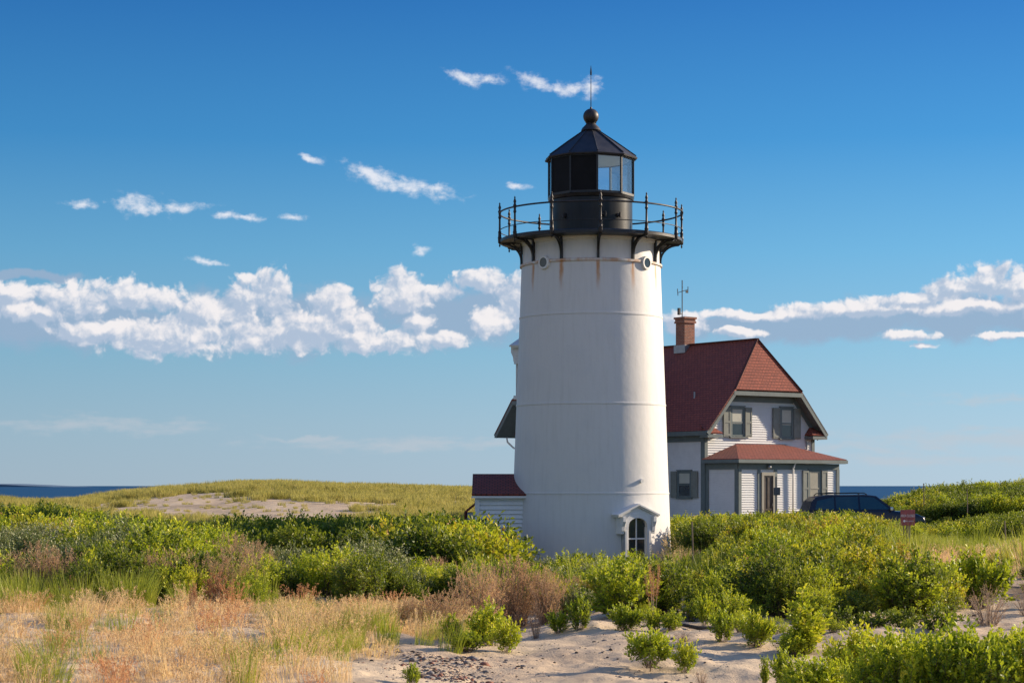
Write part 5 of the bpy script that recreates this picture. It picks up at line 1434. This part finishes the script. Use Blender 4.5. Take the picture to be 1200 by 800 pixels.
NAT = {'leafy': (.72, .58), 'wide': (.95, .74), 'tall': (.42, .98), 'tree': (.88, .46), 'round': (.92, .42), 'brown': (1.15, .92), 'rust': (.5, .95), 'bare': (1.05, .70), 'corner': (1.3, .92), 'stalks': (.75, 1.05)}
def plant(name, label, kind, px, pb, wpx, hpx, seed=1, cat='shrub', group=None, lift=0.0):
    x_, D_, z_ = hit(px, pb)
    wm_, hm_ = wpx / F * D_, hpx / F * D_
    o_ = thing(name, label, cat, (x_, D_, z_ + lift * hm_), seed * 1.3, group)
    m1, m2 = plant_kind(kind, seed % 3)
    sx = .86 * wm_ / NAT[kind][0]; sz = .92 * hm_ / NAT[kind][1]
    for nm, me in (('foliage', m1), ('stem', m2)):
        c_ = bpy.data.objects.new(nm, me); COL.objects.link(c_); c_.parent = o_
    o_.scale = (sx, sx, sz)
    return o_
G1 = 'young green shrubs on the bare sand'
o = plant('spreading_shrub', 'small flat topped green shrub on a thin trunk, alone on bare sand', 'tree', 762, 787, 66, 34, 1, 'shrub', G1, .28)
tm = MB().tube([(0, 0, -.38), (.01, 0, -.1), (0, .0, .1)], [.016, .012, .01], 6); tk = tm.build('trunk', M['twig'], o)
plant('leafy_shrub', 'small upright green shrub just right of the flat topped one', 'leafy', 803, 788, 27, 36, 2, 'shrub', G1)
plant('leafy_shrub', 'small round green shrub left on the sand bank, below brown growth', 'leafy', 655, 742, 28, 24, 0, 'shrub', G1)
plant('leafy_shrub', 'bright green shrub standing on top of the sand mound at centre', 'leafy', 680, 738, 32, 34, 1, 'shrub', G1)
plant('leafy_shrub', 'bushy green shrub on the sand mound right of its crest', 'wide', 733, 738, 42, 30, 2, 'shrub', G1)
plant('leafy_shrub', 'thin green shrub at the foot of the rust red stalks', 'leafy', 766, 741, 22, 26, 0, 'shrub', G1)
plant('leafy_shrub', 'low green shrub between red stalks and dark stick', 'wide', 788, 738, 32, 22, 1, 'shrub', G1)
plant('stalk_plant', 'tall rust red seed stalks fanning up behind the sand mound', 'stalks', 766, 728, 42, 74, 1, 'plant')
plant('leafy_shrub', 'large fresh green shrub beside the brown shrubs, lower centre', 'wide', 572, 756, 56, 48, 1, 'shrub', G1)
plant('leafy_shrub', 'leaning bright green shrub at the edge of the pebble patch', 'leafy', 594, 764, 32, 36, 2, 'shrub', G1)
plant('leafy_shrub', 'low yellowish shrub between the grass patch and the pebbles', 'wide', 548, 764, 42, 24, 0, 'shrub', G1)
plant('leafy_shrub', 'short green sprig in front of the brown shrubs, left side', 'leafy', 530, 752, 26, 26, 1, 'shrub', G1)
plant('leafy_shrub', 'slim green shrub at the right end of the dark stick', 'leafy', 826, 732, 22, 34, 0, 'shrub', G1)
plant('leafy_shrub', 'small green shrub on sand left of the tall spiky one', 'leafy', 848, 752, 34, 32, 1, 'shrub', G1)
plant('leafy_shrub', 'airy green shrub close beside the tall spiky one', 'wide', 886, 758, 44, 40, 2, 'shrub', G1)
plant('tall_shrub', 'tall spiky pale green shrub on the sand at right', 'tall', 945, 766, 48, 78, 1, 'shrub')
plant('leafy_shrub', 'low leafy shrub spreading at the base of the tall spiky one', 'wide', 935, 770, 50, 32, 0, 'shrub', G1)
plant('sprout', 'single thin green sprout near the bottom edge', 'tall', 896, 803, 11, 36, 2, 'plant')
plant('leafy_shrub', 'small green shrub at the bottom edge left of the big corner growth', 'leafy', 919, 806, 34, 38, 1, 'shrub', G1)
plant('twiggy_weed', 'tiny bare twiggy weed on the sand near the bottom edge', 'bare', 822, 803, 26, 24, 1, 'plant')
plant('twiggy_weed', 'sparse bare weed on sand above the flat topped shrub', 'bare', 800, 752, 30, 16, 2, 'plant')
plant('broad_leaved_shrub', 'low round leaved plants on sand right of the tall spiky shrub', 'round', 985, 738, 54, 24, 1, 'plant')
plant('broad_leaved_shrub', 'round leaved plant in the middle of the low leafy row', 'round', 1022, 736, 46, 20, 2, 'plant')
plant('broad_leaved_shrub', 'dark round leaved clump at the right end of the low row', 'round', 1104, 740, 58, 26, 0, 'plant')
plant('broad_leaved_shrub', 'small round leaved plant left of the dark clump', 'round', 1062, 734, 40, 20, 1, 'plant')
plant('bare_shrub', 'bare grey twiggy shrub at right above the corner growth', 'bare', 1158, 733, 78, 52, 1)
plant('bare_shrub', 'smaller bare twiggy shrub at the right picture edge', 'bare', 1203, 722, 44, 50, 2)
plant('green_shrub', 'loose green shrub rising behind the bare twiggy one', 'wide', 1145, 712, 78, 66, 2)
for k_, (px_, pb_, w_, h_, lb) in enumerate([(958, 832, 84, 62, 'leftmost low shrub of the leafy growth in the lower right corner'), (1008, 822, 96, 84, 'first tall leafy shrub of the lower right corner growth'),
        (1050, 846, 110, 100, 'front shrub at the bottom of the corner growth, nearest the camera'), (1082, 816, 96, 76, 'leafy shrub in the middle of the lower right corner growth'),
        (1128, 840, 116, 104, 'broad bright shrub on the bottom edge right of the middle'), (1162, 812, 92, 70, 'rear shrub of the corner growth below the bare twigs'),
        (1206, 834, 120, 98, 'rightmost bright green shrub cut by the picture corner')]):
    plant('corner_shrub', lb, 'corner', px_, pb_, w_ * 1.15, h_, k_, 'shrub', 'bright green shrubs in the lower right corner')
GB = 'dry brown shrubs'
for k_, (px_, pb_, w_, h_, lb) in enumerate([(512, 702, 62, 50, 'small round brown shrub behind the others, beside dark green leaves'), (560, 738, 86, 84, 'large brown dry shrub at the centre left of the brown group'),
        (604, 736, 74, 88, 'tallest brown dry shrub in the middle of the brown group'), (640, 730, 62, 66, 'greyish dry shrub at the right of the brown group'),
        (520, 742, 76, 54, 'greyish brown dry shrub at the left front of the group'), (668, 716, 54, 44, 'low dry shrub nearest the sand mound'), (478, 738, 54, 38, 'low grey brown weeds at the left end of the brown group'), (585, 700, 70, 52, 'pinkish brown shrub top at the rear of the group')]):
    plant('dry_brown_shrub', lb, 'brown', px_, pb_, w_ * 1.1, h_, k_, 'shrub', GB)
plant('rust_weed', 'rust red weed at the edge of the left thicket', 'rust', 83, 714, 34, 50, 1, 'plant')
plant('rust_weed', 'small dark red weed beside the taller rust one at left', 'rust', 104, 706, 26, 34, 2, 'plant')
plant('rust_weed', 'broad rust coloured weed in front of the middle of the left thicket', 'rust', 256, 710, 46, 46, 0, 'plant')
plant('rust_weed', 'slim orange stalk left of the broad rust weed', 'rust', 226, 718, 14, 46, 1, 'plant')
plant('yellow_weed', 'small yellow tuft at the bottom edge beside the pebbles', 'leafy', 484, 802, 22, 20, 1, 'plant')
plant('dry_sapling', 'thin dark stem with sparse leaves standing at the sand bank edge', 'bare', 628, 748, 22, 52, 0, 'plant')

# dark stick lying on the sand, driftwood
x0_, D0_, z0_ = hit(788, 734); x1_, D1_, z1_ = hit(850, 742)
ps = [Vector((x0_, D0_, z0_)).lerp(Vector((x1_, D1_, z1_)), t) for t in (0, .25, .5, .75, 1)]
ps = [Vector((q.x, q.y + .03 * math.sin(i * 2.1), gz(q.x, q.y) + .035)) for i, q in enumerate(ps)]
o = MB().tube(ps, [.012, .022, .024, .018, .008], 7).build('fallen_stick', M['driftwood'], None, True); tag(o, 'dark fallen stick lying on the shaded sand at centre right', 'stick')
x0_, D0_, z0_ = hit(1052, 712); x1_, D1_, z1_ = hit(1082, 702)
ps = [Vector((x0_, D0_, z0_ + .02)), Vector(((x0_ + x1_) / 2, (D0_ + D1_) / 2, (z0_ + z1_) / 2 + .10)), Vector((x1_, D1_, z1_ + .2))]
o = MB().tube(ps, [.02, .018, .008], 7).build('bent_branch', M['twig_dry'], None, True); tag(o, 'pale bent dry branch at the foot of the right thicket', 'branch')

# pebbles and litter at the bottom centre: one mass
rs = np.random.RandomState(5)
cos, tr_, mi = [], [], []
o_ = 0
ico = None
import bmesh
bm = bmesh.new(); bmesh.ops.create_icosphere(bm, subdivisions=1, radius=1.0)
iv = np.array([v_.co[:] for v_ in bm.verts]); ifc = np.array([[v_.index for v_ in f_.verts] for f_ in bm.faces]); bm.free()
def pebble_mass(name, label, n, pc, pw_, dr, size, mats, seed):
    rs = np.random.RandomState(seed); cos, tr_, mi = [], [], []
    for i in range(n):
        px_ = rs.normal(pc, pw_); D_ = rs.uniform(*dr); x_ = (px_ - 600) / F * D_
        s0 = size * rs.lognormal(0, .55); v_ = iv * (1 + rs.uniform(-.25, .25, (len(iv), 1))) * np.array([s0, s0 * rs.uniform(.6, 1), s0 * rs.uniform(.3, .6)])
        a_ = rs.uniform(0, 6.28); v_ = v_ @ np.array([[math.cos(a_), math.sin(a_), 0], [-math.sin(a_), math.cos(a_), 0], [0, 0, 1]])
        v_ = v_ + np.array([x_, D_, gz(x_, D_) + s0 * .12]); cos.append(v_); tr_.append(ifc + len(iv) * i); mi.append(np.full(len(ifc), rs.randint(0, len(mats))))
    me = mesh_np(name, np.vstack(cos), np.vstack(tr_), mats, None, np.concatenate(mi))
    ob = bpy.data.objects.new(name, me); COL.objects.link(ob); tag(ob, label, None, None, 'stuff')
M['peb1'] = simple('grey_pebble', (.19, .17, .16), .8, .3, 9); M['peb2'] = simple('dark_litter', (.085, .06, .045), .9, .3, 9); M['peb3'] = simple('reddish_pebble', (.26, .11, .07), .8, .3, 9)
pebble_mass('pebble_patch', 'grey and reddish pebbles with litter at bottom centre', 1500, 525, 34, (18.2, 20.8), .0095, [M['peb1'], M['peb2'], M['peb3'], M['peb1']], 3)
pebble_mass('sand_litter', 'small dark bits of bark and debris on the sand', 1500, 680, 220, (17, 27), .009, [M['peb2'], M['peb1']], 4)
